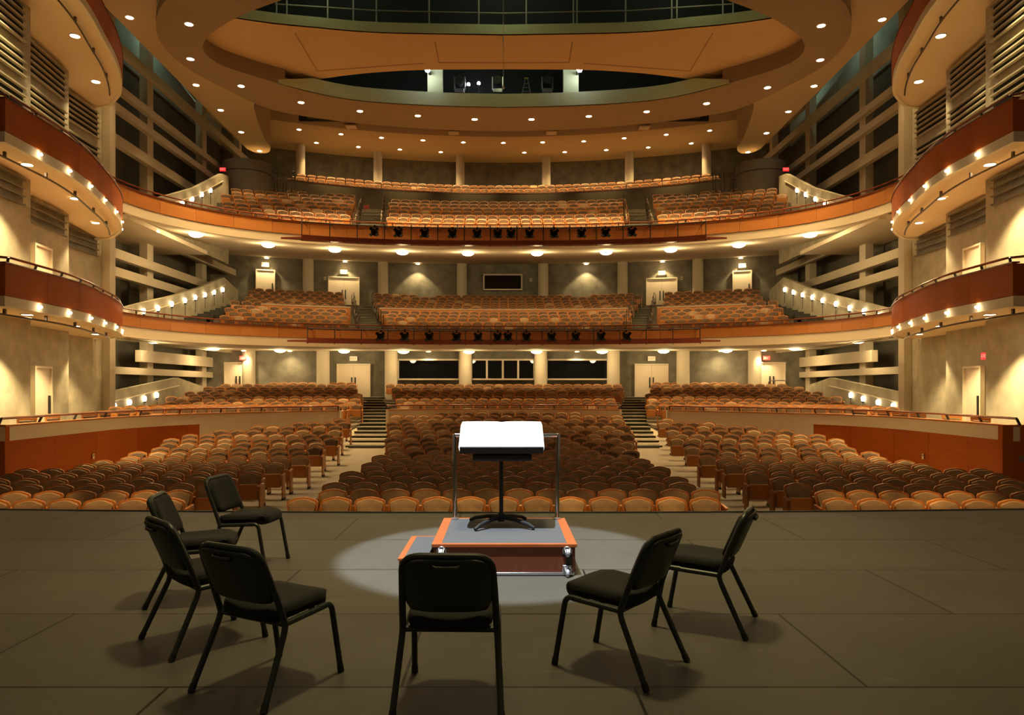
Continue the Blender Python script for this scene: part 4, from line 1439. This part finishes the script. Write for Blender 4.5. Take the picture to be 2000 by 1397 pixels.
# hanging microphone
p = W(983, 170, 24.0)
t = thing('hanging_microphone', 'small microphone hanging on a thin cable at the top centre', 'microphone', p)
MB().tube([(p.x, p.y, p.z + 0.05), (p.x, p.y, 17.2)], 0.010, 6).build('cable', M['mullion'], t)
MB().lathe((p.x, p.y, p.z + 1.55), [(0.012, -0.12), (0.022, -0.05), (0.022, 0.10), (0.01, 0.2)], 8).build('coupler', M['steel'], t)
MB().lathe(p, [(0.0, -0.06), (0.045, -0.05), (0.05, -0.03), (0.018, 0.03), (0.014, 0.12)], 10).build('capsule', M['mullion'], t)


# ------------------------------------------------------------------ theatre seats
def pad(outline, y_of, n_rings, inflate, thick):
    """Closed cushion from an (x,z) outline; y_of(x,z) is its front plane; inflate pushes the middle forward (-y)."""
    cx = sum(p[0] for p in outline) / len(outline)
    cz = sum(p[1] for p in outline) / len(outline)
    n = len(outline)
    V, Fc = [], []
    sc = [1.0] + [1 - 0.5 * ((k + 1) / n_rings) ** 1.0 * (2.0 if k == n_rings - 1 else 1) * (1 if k < n_rings - 1 else 0.999) for k in range(n_rings)]
    sc = [1.0, 0.95, 0.6] if n_rings >= 3 else [1.0, 0.8]
    hs = [0.0, 0.7, 0.95] if n_rings >= 3 else [0.0, 0.85]
    for q, h in zip(sc, hs):
        for x, z in outline:
            X, Z = cx + (x - cx) * q, cz + (z - cz) * q
            V.append((X, y_of(X, Z) - inflate * h, Z))
    m = len(sc)
    V.append((cx, y_of(cx, cz) - inflate, cz))
    c = len(V) - 1
    for i in range(m - 1):
        for k in range(n):
            l = (k + 1) % n
            Fc.append((i * n + k, i * n + l, (i + 1) * n + l, (i + 1) * n + k))
    for k in range(n):
        Fc.append(((m - 1) * n + k, (m - 1) * n + (k + 1) % n, c))
    b = len(V)
    for x, z in outline:
        V.append((x, y_of(x, z) + thick, z))
    for k in range(n):
        l = (k + 1) % n
        Fc.append((l, k, b + k, b + l))
    Fc.append(tuple(b + k for k in range(n - 1, -1, -1)))
    return V, Fc


def back_outline(inset, n_top, z0=0.44, z1=0.90, w0=0.215, w1=0.262):
    pts = []
    zt = z1 - inset
    zb = z0 + inset
    pts.append((-(w0 - inset), zb))
    pts.append((w0 - inset, zb))
    pts.append((w0 + 0.006 - inset, 0.60))
    ww = w1 - inset
    pts.append((ww, 0.74))
    rc = 0.075
    pts.append((ww, zt - 0.045 - rc * 0.6))
    for k in range(1, 4):
        a = k / 3 * PI / 2
        pts.append((ww - rc + rc * math.cos(a), zt - 0.035 - rc * 0.8 + rc * 0.8 * math.sin(a)))
    xe = ww - rc
    for k in range(1, n_top):
        x = xe - 2 * xe * k / n_top
        pts.append((x, zt - 0.035 * (x / xe) ** 2))
    L = pts[2:8]
    pts += [(-x, z) for x, z in reversed(L)]
    return pts


YB = lambda x, z: 0.16 + (z - 0.44) * 0.20 - 0.35 * x * x
YS = lambda x, z: 0.10 - (z - 0.30) * 0.05


def seat_geometry(lo):
    nt, nr = (3, 2) if lo else (6, 3)
    out = {}
    out['back_shell'] = ('seat_wood', [pad(back_outline(0.0, nt), YB, nr, 0.004, 0.035)])
    out['back_cushion'] = ('fabric', [pad(back_outline(0.030, nt, 0.50), lambda x, z: YB(x, z) - 0.005, nr, 0.045, 0.006)])
    so = [(-0.19, 0.30), (0.19, 0.30), (0.215, 0.36), (0.215, 0.58), (0.19, 0.635), (-0.19, 0.635), (-0.215, 0.58), (-0.215, 0.36)]
    out['seat_pan'] = ('seat_wood', [pad(so, lambda x, z: YS(x, z) - 0.07, nr, 0.012, 0.03)])
    out['seat_cushion'] = ('fabric', [pad(so, lambda x, z: YS(x, z) - 0.035, 2, 0.0, 0.09)])
    ab = MB().bar((0.28, -0.17, 0.605), (0.28, 0.17, 0.635), 0.055, 0.035).box((0.28, 0.05, 0.33), (0.035, 0.26, 0.56))
    out['armrest'] = ('seat_wood', [(ab.v, ab.f)])
    pb = MB().box((0.28, 0.06, 0.03), (0.05, 0.24, 0.06)).box((0.0, 0.13, 0.36), (0.5, 0.03, 0.05))
    out['floor_bracket'] = ('iron', [(pb.v, pb.f)])
    return out


# seat positions -------------------------------------------------------
PITCH = 0.565


def row_positions(row, ax_, half, edge_l, pitch=PITCH, off=0.0):
    """x positions of the centre block and side blocks of a row (right side mirrored)."""
    d, z, R = row
    out = {'centre': [], 'left': [], 'right': []}
    w = 2 * (ax_ - half)
    n = int(w / pitch)
    for k in range(n):
        out['centre'].append(-n * pitch / 2 + pitch * (k + 0.5) + off)
    x = ax_ + half + pitch / 2
    while x + pitch / 2 <= edge_l:
        out['left'].append(-x - off)
        out['right'].append(x + off)
        x += pitch
    return out


SEATS = []           # (x, y, z, rz, tier, row, block, idx)
for i, row in enumerate(ROWS_F):
    d, z, R = row
    lim = 11.45 if d < 22.5 else 16
    if i < 4:
        lim = (11.6, 11.6, 11.4, 11.2)[i]
    edge = interp(d, [(12, 11.5), (15, 11.3), (17.5, 10.9), (21, 10.75), (24, 11.2), (26, 11.0), (40, 11.0)])
    pr = row_positions(row, aisle_x(d), 0.72 if d < 23 else 0.60, edge, off=(0.0, 0.28, 0.10, 0.20)[i % 4])
    for b, lst in pr.items():
        k2 = 0
        for k, x in enumerate(lst):
            if d > 20 and par_d(x) < d + 0.45:
                continue
            SEATS.append((x, d - sag(x, R), rake(d) if i < 8 else z, -math.asin(x / R), 'F', i, b, k2))
            k2 += 1
for i, row in enumerate(ROWS_T):
    d, z, R = row
    ex = 16.1 if i > 2 else 15.6
    pr = row_positions(row, aisle_x(d), 0.70, ex, off=(0.0, 0.28, 0.10, 0.20)[i % 4])
    for b, lst in pr.items():
        for k, x in enumerate(lst):
            SEATS.append((x, d - sag(x, R), z, -math.asin(x / R), 'T', i, b, k))
# extra side rows on the terrace, ahead of and behind the full rows
for i in range(1, 6):
    d = 33.4 - 1.05 * i
    for s in (-1, 1):
        x = 7.25
        while x < 15.4:
            if d > par_d(x) + 0.75 and (x < 11 or d > 28):
                SEATS.append((s * x, d, 0.02, 0, 'T', -i, 'side', 0))
            x += PITCH
for s in (-1, 1):
    for i in (9,):
        x = 9.0
        while x < 17.0:
            if not (9.6 < x < 10.1 or 14.0 < x < 15.0):
                SEATS.append((s * x, 42.55, EYE - (746.5 - CY) * 42.5 / F - 0.9, 0, 'T', i, 'side', 0))
            x += PITCH
for i, row in enumerate(ROWS_M):
    d, z, R = row
    ax_ = 6.75 + (d - 37) / 9.6 * 2.35
    pr = row_positions(row, ax_, 0.78, 14.0 + 0.16 * i, off=0.0 if i % 2 == 0 else 0.28)
    for b, lst in pr.items():
        for k, x in enumerate(lst):
            if i == 10 and b == 'centre' and 4.6 < abs(x) < 5.6:
                continue
            SEATS.append((x, d - sag(x, R), z, -math.asin(x / R), 'M', i, b, k))
for i, row in enumerate(ROWS_B):
    d, z, R = row
    ax_ = 6.75 + (d - 36.2) / 8.4 * 1.3
    pr = row_positions(row, ax_, 0.82, 13.3 + 0.40 * i, 0.60, off=0.0 if i % 2 == 0 else 0.28)
    for b, lst in pr.items():
        for k, x in enumerate(lst):
            SEATS.append((x, d - sag(x, R), z, -math.asin(x / R), 'B', i, b, k))
for s in (-1, 1):
    for x in (9.5, 10.1, 10.7, 12.3, 12.9, 14.0, 14.6):
        SEATS.append((s * x, 46.1 - sag(x, 45), 12.85, -math.asin(s * x / 45), 'B', 8, 'side', 0))
for i, row in enumerate(ROWS_U):
    d, z, R = row
    n = int(27.6 / 0.60)
    for k in range(n):
        x = -n * 0.30 + 0.60 * (k + 0.5) + (0.2 if i % 2 else 0)
        SEATS.append((x, d - sag(x, R), z, -math.asin(x / R), 'U', i, 'all', k))

front_seats = [q for q in SEATS if q[4] == 'F' and q[6] in ('left', 'centre', 'right')]
front_seats.sort(key=lambda q: (q[5], math.hypot(q[0], q[1])))
IND = front_seats[:300]
indset = set(id(q) for q in IND)
REST = [q for q in SEATS if id(q) not in indset]

hi = seat_geometry(False)
proto = thing('theatre_seat', None, 'theatre seat', (0, 0, 0), 0, 'theatre seats of the front orchestra rows')
proto2 = []
part_mesh = {}
for nm, (mk, geos) in hi.items():
    mb = MB()
    for v, f in geos:
        mb.add(v, f)
    o = mb.build(nm, M[mk], proto, smooth=40, bevel=0.006 if nm == 'armrest' else 0)
    if nm == 'armrest':
        o['label'] = 'wooden armrest'
ROWN = ['front', 'second', 'third', 'fourth', 'fifth', 'sixth', 'seventh', 'eighth', 'ninth', 'tenth']
cushion_light = None
count = {}
for q in IND:
    count.setdefault((q[5], q[6]), []).append(q)
light_mesh = {}
for ch in proto.children:
    if ch.name.startswith(('back_cushion', 'seat_cushion')):
        m2 = ch.data.copy()
        m2.materials[0] = M['fabric_light']
        light_mesh[ch.data.name] = m2
armL = None
first = True
rnd = random.Random(11)
for (ri_, bl), lst in count.items():
    lst.sort(key=lambda q: q[0] if bl == 'centre' else abs(q[0]))
    for k, q in enumerate(lst):
        if bl == 'centre':
            lab = 'brown velvet theatre seat, %s row of the centre block, %s from its left end' % (ROWN[ri_], ORD[k])
        else:
            lab = 'brown velvet theatre seat, %s row of the %s block, %s from the aisle' % (ROWN[ri_], bl, ORD[k])
        if first:
            o = proto
            first = False
            o.location = q[:3]
            o.rotation_euler = (0, 0, q[3])
            o['label'] = lab
        else:
            o = dup(proto, q[:3], q[3], lab)
        light = rnd.random() < (0.55 if ri_ < 2 else 0.15 if ri_ < 5 else 0.3)  # pale velvet share follows the light: most in the lit front rows
        if light:
            for ch in o.children:
                if ch.data.name in light_mesh:
                    ch.data = light_mesh[ch.data.name]
        # the seat that closes a block on its left has a second armrest
        if (bl == 'centre' and k == 0) or (bl == 'right' and k == 0) or (bl == 'left' and k == len(lst) - 1):
            a = [c for c in proto.children if c.name.startswith('armrest')][0].copy()
            COL.objects.link(a)
            a.parent = o
            a.location = (-0.56, 0, 0)

# all the other seats as one mesh
lo = seat_geometry(True)
base_v, base_f, base_m = [], [], []
mats_ = [M['seat_wood'], M['fabric'], M['iron'], M['fabric_light']]
slot = {'seat_wood': 0, 'fabric': 1, 'iron': 2}
for nm, (mk, geos) in lo.items():
    for v, f in geos:
        n0 = len(base_v)
        base_v += [tuple(p) for p in v]
        base_f += [tuple(i + n0 for i in q) for q in f]
        base_m += [slot[mk]] * len(f)
AV, AF, AM = [], [], []
for q in REST:
    c, s_ = math.cos(q[3]), math.sin(q[3])
    n0 = len(AV)
    sc = 1.06 if q[4] in 'BU' else 1.0
    AV += [(q[0] + (x * c - y * s_) * sc, q[1] + x * s_ + y * c, q[2] + z) for x, y, z in base_v]
    AF += [tuple(i + n0 for i in f) for f in base_f]
    light = rnd.random() < (0.5 if q[4] == 'F' else 0.12 if q[4] == 'T' else 0.06)
    AM += [3 if (light and m == 1) else m for m in base_m]
me = bpy.data.meshes.new('theatre_seats')
me.from_pydata(AV, [], AF)
for m_ in mats_:
    me.materials.append(m_)
me.polygons.foreach_set('material_index', AM)
o = bpy.data.objects.new('theatre_seats', me)
COL.objects.link(o)
tag(o, 'brown velvet theatre seats filling the farther rows and both balconies', 'theatre seats', None, 'stuff')


# ------------------------------------------------------------------ loose wooden chairs in the boxes
def box_chair(loc, rz, label, group, proto=None):
    if proto is not None:
        return dup(proto, loc, rz, label, group)
    t = thing('box_chair', label, 'chair', loc, rz, group)
    def put(mb, nm, m):
        o = mb.build(nm, m, None, smooth=30, bevel=0.008)
        o.parent = t
    put(MB().box((0, 0, 0.44), (0.5, 0.48, 0.05)), 'seat', M['fabric'])
    put(MB().box((0, 0.24, 0.80), (0.56, 0.04, 0.13)), 'back_rail', M['seat_wood'])
    put(MB().box((0, 0.235, 0.63), (0.46, 0.03, 0.18)), 'back_cushion', M['fabric'])
    for e in (-1, 1):
        put(MB().bar((e * 0.24, 0.22, 0), (e * 0.25, 0.25, 0.80), 0.045, 0.045, up=(0, 1, 0)), 'leg', M['seat_wood'])
        put(MB().bar((e * 0.23, -0.2, 0), (e * 0.23, -0.2, 0.42), 0.045, 0.045, up=(0, 1, 0)), 'leg', M['seat_wood'])
    return t


bc = None
for s, nm in ((-1, 'left'), (1, 'right')):
    pos = [(12.55, 19.4), (12.75, 20.9), (12.7, 22.6), (12.9, 23.9), (12.9, 25.0), (12.7, 26.2)]
    for i, (x, y) in enumerate(pos):
        c = box_chair((s * x, y, 0.02), s * -(PI / 2 - 0.35) + (0.2 if i % 2 else 0), 'loose wooden chair behind the %s terrace rail, %s from the stage' % (nm, ORD[i]), 'loose chairs on the terrace', bc)
        bc = bc or c
    for i, (x, y) in enumerate([(12.75, 20.2), (13.0, 21.8), (13.4, 23.4), (13.9, 25.0)]):
        c = box_chair((s * x, y, 3.86), s * -(PI / 2 - 0.35) + (0.2 if i % 2 else 0), 'loose wooden chair in the lowest %s box, %s from the stage' % (nm, ORD[i]), 'loose chairs in the lowest boxes', bc)
    for i, (x, y) in enumerate([(12.8, 20.6), (13.3, 23.0)]):
        c = box_chair((s * x, y, 7.76), s * -(PI / 2 - 0.35), 'loose wooden chair in the middle %s box, %s' % (nm, ('nearer the stage', 'farther from the stage')[i]), 'loose chairs in the middle boxes', bc)


# ------------------------------------------------------------------ stage chairs
def rounded(pts, r=0.06, n=5):
    """Round the corners of a 3-D polyline."""
    P = [Vector(p) for p in pts]
    out = [P[0]]
    for i in range(1, len(P) - 1):
        a, b, c = P[i - 1], P[i], P[i + 1]
        ra = min(r, (a - b).length * 0.45, (c - b).length * 0.45)
        p, q = b + (a - b).normalized() * ra, b + (c - b).normalized() * ra
        for k in range(n + 1):
            t = k / n
            out.append(p * (1 - t) ** 2 + b * 2 * t * (1 - t) + q * t ** 2)
    out.append(P[-1])
    return out


def cushion_grid(fn, nx=10, ny=10, thick=0.05, edge_r=0.035):
    """Upholstered pad: fn(u,v) -> (centre point, normal); u,v in -1..1, superellipse-rounded corners."""
    V, Fc = [], []
    def pt(u, v, side_):
        p, nrm, hu, hv = fn(u, v)
        e = max(abs(u), abs(v))
        h = thick / 2 * (max(0.0, 1 - max(0, (e - 0.80) / 0.20) ** 2)) ** 0.5
        return p + nrm * (h * side_)
    us = [-1, -0.97, -0.9, -0.7, -0.4, 0, 0.4, 0.7, 0.9, 0.97, 1]
    n = len(us)
    for sd in (1, -1):
        for v in us:
            for u in us:
                V.append(pt(u, v, sd))
    for sd in (0, 1):
        o = sd * n * n
        for i in range(n - 1):
            for k in range(n - 1):
                q = (o + i * n + k, o + i * n + k + 1, o + (i + 1) * n + k + 1, o + (i + 1) * n + k)
                Fc.append(q if sd == 0 else q[::-1])
    rim = [i for i in range(n)] + [i * n + n - 1 for i in range(1, n)] + [(n - 1) * n + i for i in range(n - 2, -1, -1)] + [i * n for i in range(n - 2, 0, -1)]
    for a, b in zip(rim, rim[1:] + rim[:1]):
        Fc.append((b, a, n * n + a, n * n + b))
    return V, Fc


def sq(u, v, k=0.16):
    """Pull square corners in for rounded pads."""
    return u * (1 - k * (abs(v) ** 6) * abs(u) ** 2), v * (1 - k * (abs(u) ** 6) * abs(v) ** 2)


def stage_chair():
    t = thing('orchestra_chair', None, 'chair', (0, 0, 0), 0, 'black chairs around the podium')
    J = {}
    back_pts = lambda e: [(e * 0.235, -0.135, 0.40), (e * 0.225, -0.20, 0.56), (e * 0.205, -0.285, 0.775)]
    fr = MB()
    top = rounded([(-0.238, -0.125, 0.385), (-0.232, -0.185, 0.55), (-0.218, -0.285, 0.79), (0.218, -0.285, 0.79), (0.232, -0.185, 0.55), (0.238, -0.125, 0.385)], 0.085, 6)
    fr.tube(top, 0.0175, 10)
    fr.build('back_frame', M['chair_metal'], t)
    sf = MB()
    for e in (-1, 1):
        sf.tube([(e * 0.238, -0.13, 0.39), (e * 0.232, 0.18, 0.405)], 0.0165, 10)
    sf.tube([(-0.238, -0.125, 0.388), (0.238, -0.125, 0.388)], 0.0165, 10)
    sf.tube([(-0.23, 0.12, 0.40), (0.23, 0.12, 0.40)], 0.011, 8)
    sf.build('seat_frame', M['chair_metal'], t)
    for e in (-1, 1):
        for pts, rr in (([(e * 0.238, -0.125, 0.40), (e * 0.241, -0.135, 0.35), (e * 0.265, -0.30, 0.0)], 0.05),
                        ([(e * 0.232, 0.12, 0.405), (e * 0.232, 0.225, 0.41), (e * 0.238, 0.30, 0.0)], 0.07)):
            q = rounded(pts, rr, 6)
            u = (q[-2] - q[-1]).normalized()
            l = MB().tube(q[:-1] + [q[-1] + u * 0.012], 0.0165, 10).build('leg', M['chair_metal'], t)
            MB().tube([q[-1] + u * 0.003, q[-1] + u * 0.045], [0.0195, 0.0185], 12).build('foot_cap', M['rubber'], l)
    # seat: waterfall front, slight dish
    def seat(u, v):
        a, b = sq(u, v, 0.30 if v > 0 else 0.14)
        x = a * (0.222 if v < 0 else 0.222 + 0.012 * v)
        y = 0.055 + b * 0.235
        z = 0.445 + 0.012 * v - 0.075 * max(0, v - 0.35) ** 2 - 0.012 * (1 - u * u) * (1 if v < 0.3 else 0.5)
        return Vector((x, y, z)), Vector((0, 0.25 * max(0, v - 0.3), 1)).normalized(), 0, 0
    v, f = cushion_grid(seat, thick=0.085)
    MB().add(v, f).build('seat', M['chair_fabric'], t, smooth=60)
    # back pad, curved to the sitter
    def back(u, v):
        a, b = sq(u, v, 0.13)
        h = 0.635 + b * 0.145
        x = a * (0.212 - 0.006 * v)
        y = -0.232 - (h - 0.635) * 0.42 - 0.028 * (1 - a * a) + 0.028
        return Vector((x, y, h)), Vector((0, 0.93, 0.37)), 0, 0
    v, f = cushion_grid(back, thick=0.055)
    MB().add(v, f).build('backrest', M['chair_fabric'], t, smooth=60)
    # moulded rear shell with a hand slot
    def shell(u, v):
        a, b = sq(u, v, 0.13)
        h = 0.640 + b * 0.142
        x = a * 0.215
        y = -0.232 - (h - 0.635) * 0.42 - 0.028 * (1 - a * a) - 0.004
        return Vector((x, y, h)), Vector((0, 0.93, 0.37)), 0, 0
    v, f = cushion_grid(shell, thick=0.022)
    sh = MB().add(v, f).build('back_shell', M['chair_metal'], t, smooth=60)
    MB().tube([(-0.065, -0.325, 0.748), (-0.05, -0.330, 0.742), (0.05, -0.330, 0.742), (0.065, -0.325, 0.748)], 0.012, 8).build('hand_slot', M['rubber'], sh)
    return t


chairs = [
    ((-0.27, 3.80), (0.02, 1.0), 'black orchestra chair nearest the camera, seen from straight behind'),
    ((0.677, 4.23), (-0.48, 0.365), 'black orchestra chair right of the middle one, facing left toward the podium'),
    ((1.384, 4.99), (-0.527, 0.25), 'black orchestra chair farthest right, overlapped by the chair before it'),
    ((-1.274, 3.967), (0.28, 0.518), 'largest black orchestra chair of the left group, closest to the camera'),
    ((-1.92, 4.66), (0.719, 0.694), 'second black orchestra chair of the left group, turned away behind the nearest left one'),
    ((-2.36, 5.58), (0.98, 0.18), 'black orchestra chair at the left, third from the camera in its group'),
    ((-2.36, 6.66), (0.97, -0.12), 'black orchestra chair of the left group farthest from the camera, by the stage edge'),
]
cp = stage_chair()
for i, (pos, dr, lab) in enumerate(chairs):
    rz = math.atan2(-dr[0], dr[1])
    if i == 0:
        cp.location = (pos[0], pos[1], 0)
        cp.rotation_euler = (0, 0, rz)
        cp['label'] = lab
        cpx = cp
    else:
        dup(cp, (pos[0], pos[1], 0), rz, lab)

# ------------------------------------------------------------------ podium
PX, D0, D1, PH = 0.005, 6.21, 7.48, 0.275
pod = thing('conductor_podium', 'square conductor podium with grey top, cherry trim and chrome rail', 'podium', (PX, (D0 + D1) / 2, 0))
hw = 0.622


def framed_top(root, x0, x1, y0, y1, z, tw, th, open_side=None):
    MB().box(((x0 + x1) / 2, (y0 + y1) / 2, z - 0.012), (x1 - x0 - 2 * tw + 0.01, y1 - y0 - 2 * tw * 0.6 + 0.01, 0.02)).build('carpet_top', M['podium_top'], root, smooth=0)
    tr = MB()
    fy = tw * 0.55
    Z = (z - th, z)
    tr.prism([(x0, y0), (x1, y0), (x1 - tw, y0 + fy), (x0 + tw, y0 + fy)], *Z)
    tr.prism([(x0, y1), (x0 + tw, y1 - fy), (x1 - tw, y1 - fy), (x1, y1)], *Z)
    tr.prism([(x0, y0), (x0 + tw, y0 + fy), (x0 + tw, y1 - fy), (x0, y1)], *Z)
    if open_side != 'right':
        tr.prism([(x1, y0), (x1, y1), (x1 - tw, y1 - fy), (x1 - tw, y0 + fy)], *Z)
    tr.build('trim', M['podium_trim'], root, smooth=0, bevel=0.005)


framed_top(pod, PX - hw, PX + hw, D0, D1, PH, 0.085, 0.03)
MB().box((PX, D0 + 0.025, 0.14), (2 * hw - 0.05, 0.02, 0.22)).build('front_panel', M['podium_wood'], pod, smooth=0)
for e in (-1, 1):
    MB().box((PX + e * (hw - 0.025), (D0 + D1) / 2, 0.14), (0.02, D1 - D0 - 0.06, 0.22)).build('side_panel', M['podium_wood'], pod, smooth=0)
MB().box((PX, D1 - 0.025, 0.14), (2 * hw - 0.05, 0.02, 0.22)).build('rear_panel', M['podium_wood'], pod, smooth=0)
MB().box((PX, D0 + 0.022, 0.018), (2 * hw - 0.05, 0.035, 0.024)).build('bottom_rail', M['steel'], pod, bevel=0.004)
m = MB()
for ex in (-1, 1):
    for ey in (0.08, D1 - D0 - 0.08):
        m.box((PX + ex * (hw - 0.09), D0 + ey, 0.012), (0.06, 0.05, 0.024))
m.build('floor_pad', M['rubber'], pod)


def caster(root, x, y, z, down=False):
    pl = MB().box((x, y - 0.006, z + 0.005), (0.075, 0.008, 0.085)).build('caster', M['steel'] if down else M['iron'], root, bevel=0.003)
    MB().lathe((x - 0.014, y - 0.045, z - (0.012 if down else 0.0)), [(0.0, -0.001), (0.026, 0.0), (0.034, 0.004), (0.034, 0.024), (0.026, 0.028), (0.0, 0.029)], 18, 'X').build('wheel', M['wheel'], pl)
    ring = [(x + 0.036 * math.cos(a), y - 0.012, z + 0.008 + 0.036 * math.sin(a)) for a in [PI * (-0.2 + 1.4 * k / 10) for k in range(11)]]
    MB().tube(ring, 0.007, 6).bar((x - 0.022, y - 0.01, z + 0.02), (x - 0.018, y - 0.05, z - 0.005), 0.006, 0.03).bar((x + 0.022, y - 0.01, z + 0.02), (x + 0.018, y - 0.05, z - 0.005), 0.006, 0.03).build('fork', M['steel'], pl)


caster(pod, PX - hw + 0.085, D0 + 0.012, 0.205)
caster(pod, PX + hw - 0.085, D0 + 0.012, 0.205)
caster(pod, PX + hw - 0.085, D0 + 0.012, 0.045, True)
caster(pod, PX - hw + 0.085, D0 + 0.012, 0.045, True)
MB().box((PX + hw - 0.07, D0 + 0.011, 0.11), (0.05, 0.006, 0.2)).build('caster_strap', M['iron'], pod)
# chrome rail
px0, px1 = PX - 0.502, PX + 0.535
yr = 7.40
rl = MB().tube(rounded([(px0, yr, PH - 0.02), (px0 - 0.005, yr, 1.13), (px1 + 0.015, yr, 1.13), (px1, yr, PH - 0.02)], 0.012, 4), 0.0225, 14).build('guard_rail', M['chrome'], pod)
for x in (px0, px1):
    MB().lathe((x, yr, PH), [(0.04, 0), (0.04, 0.012), (0.026, 0.018)], 16).build('rail_flange', M['steel'], rl)

stp = thing('podium_step', 'low grey-topped step with cherry trim beside the podium', 'step', (-0.77, 6.8, 0))
framed_top(stp, -0.925, -0.62, 6.33, 7.30, 0.125, 0.055, 0.022, 'right')
MB().box((-0.77, 6.36, 0.055), (0.29, 0.02, 0.10)).build('front_panel', M['podium_wood'], stp, smooth=0)
MB().box((-0.905, 6.82, 0.055), (0.02, 0.92, 0.10)).build('side_panel', M['podium_wood'], stp, smooth=0)
MB().box((-0.86, 6.345, 0.06), (0.07, 0.014, 0.03)).build('latch', M['steel'], stp, bevel=0.003)
MB().box((-0.77, 7.27, 0.055), (0.29, 0.02, 0.10)).build('rear_panel', M['podium_wood'], stp, smooth=0)

# ------------------------------------------------------------------ music stand and score
SX, SY = -0.025, 7.06
ms = thing('music_stand', 'black conductor music stand with wide tilted desk on the podium', 'music stand', (SX, SY, PH))
MB().lathe((SX, SY, 0), [(0.020, PH + 0.05), (0.020, 0.95)], 14).lathe((SX, SY, 0), [(0.032, PH + 0.04), (0.032, PH + 0.12)], 14).build('post', M['iron'], ms)
for k in range(4):
    a = PI / 4 + k * PI / 2 + 0.12
    ca, sa = math.cos(a) * 1.08, math.sin(a)
    lg = MB().tube([(SX, SY, PH + 0.085), (SX + 0.15 * ca, SY + 0.15 * sa, PH + 0.075), (SX + 0.30 * ca, SY + 0.30 * sa, PH + 0.045), (SX + 0.365 * ca, SY + 0.365 * sa, PH + 0.015)], [0.024, 0.021, 0.018, 0.017], 8).build('foot', M['iron'], ms)
zb, zt_, yb, yt = 1.02, 1.265, 6.80, 7.30
A = Vector((0, yt - yb, zt_ - zb))
Lh = A.length
A.normalize()
Nn = Vector((0, -A.z, A.y))


def deskbox(x0, x1, a0, a1, t0, t1):
    P0 = Vector((0, yb, zb))
    V = []
    for tt in (t0, t1):
        for x, a in ((x0, a0), (x1, a0), (x1, a1), (x0, a1)):
            V.append(P0 + A * a + Nn * tt + Vector((x, 0, 0)))
    return V, [(3, 2, 1, 0), (4, 5, 6, 7), (0, 1, 5, 4), (1, 2, 6, 5), (2, 3, 7, 6), (3, 0, 4, 7)]


v, f = deskbox(SX - 0.385, SX + 0.395, -0.01, Lh, -0.012, 0.0)
MB().add(v, f).build('desk', M['iron'], ms, bevel=0.004)
v, f = deskbox(SX - 0.385, SX + 0.395, -0.03, -0.01, -0.012, 0.055)
MB().add(v, f).build('lip', M['iron'], ms, bevel=0.004)
MB().box((SX + 0.01, 6.98, 0.955), (0.56, 0.30, 0.07)).build('lower_shelf', M['iron'], ms, bevel=0.02)
MB().bar((SX, 7.05, 0.94), (SX, 7.05, 1.12), 0.12, 0.05, up=(0, 1, 0)).build('tilt_bracket', M['iron'], ms)
# open score: two page blocks with a gutter
sc = thing('open_score', 'open white score lying on the music stand desk', 'music score', (SX, yb, zb))
for e, nm in ((-1, 'left_page'), (1, 'right_page')):
    V, Fc = [], []
    n, m_ = 9, 9
    for i in range(n):
        u = i / (n - 1)
        for k in range(m_):
            a = -0.008 + (Lh + 0.012) * k / (m_ - 1)
            uu = u * (1 - 0.03 * (1 if k in (0, m_ - 1) and i == n - 1 else 0))
            x = SX + 0.003 + e * uu * 0.405
            lift = 0.006 + 0.004 * math.sin(u * PI) if i else 0.002
            p = Vector((x, yb, zb)) + A * a + Nn * lift
            V.append(p)
    for i in range(n - 1):
        for k in range(m_ - 1):
            Fc.append((i * m_ + k, i * m_ + k + 1, (i + 1) * m_ + k + 1, (i + 1) * m_ + k))
    o = MB().add(V, Fc).build(nm, M['paper'], sc)
    so = o.modifiers.new('thick', 'SOLIDIFY')
    so.thickness = 0.004
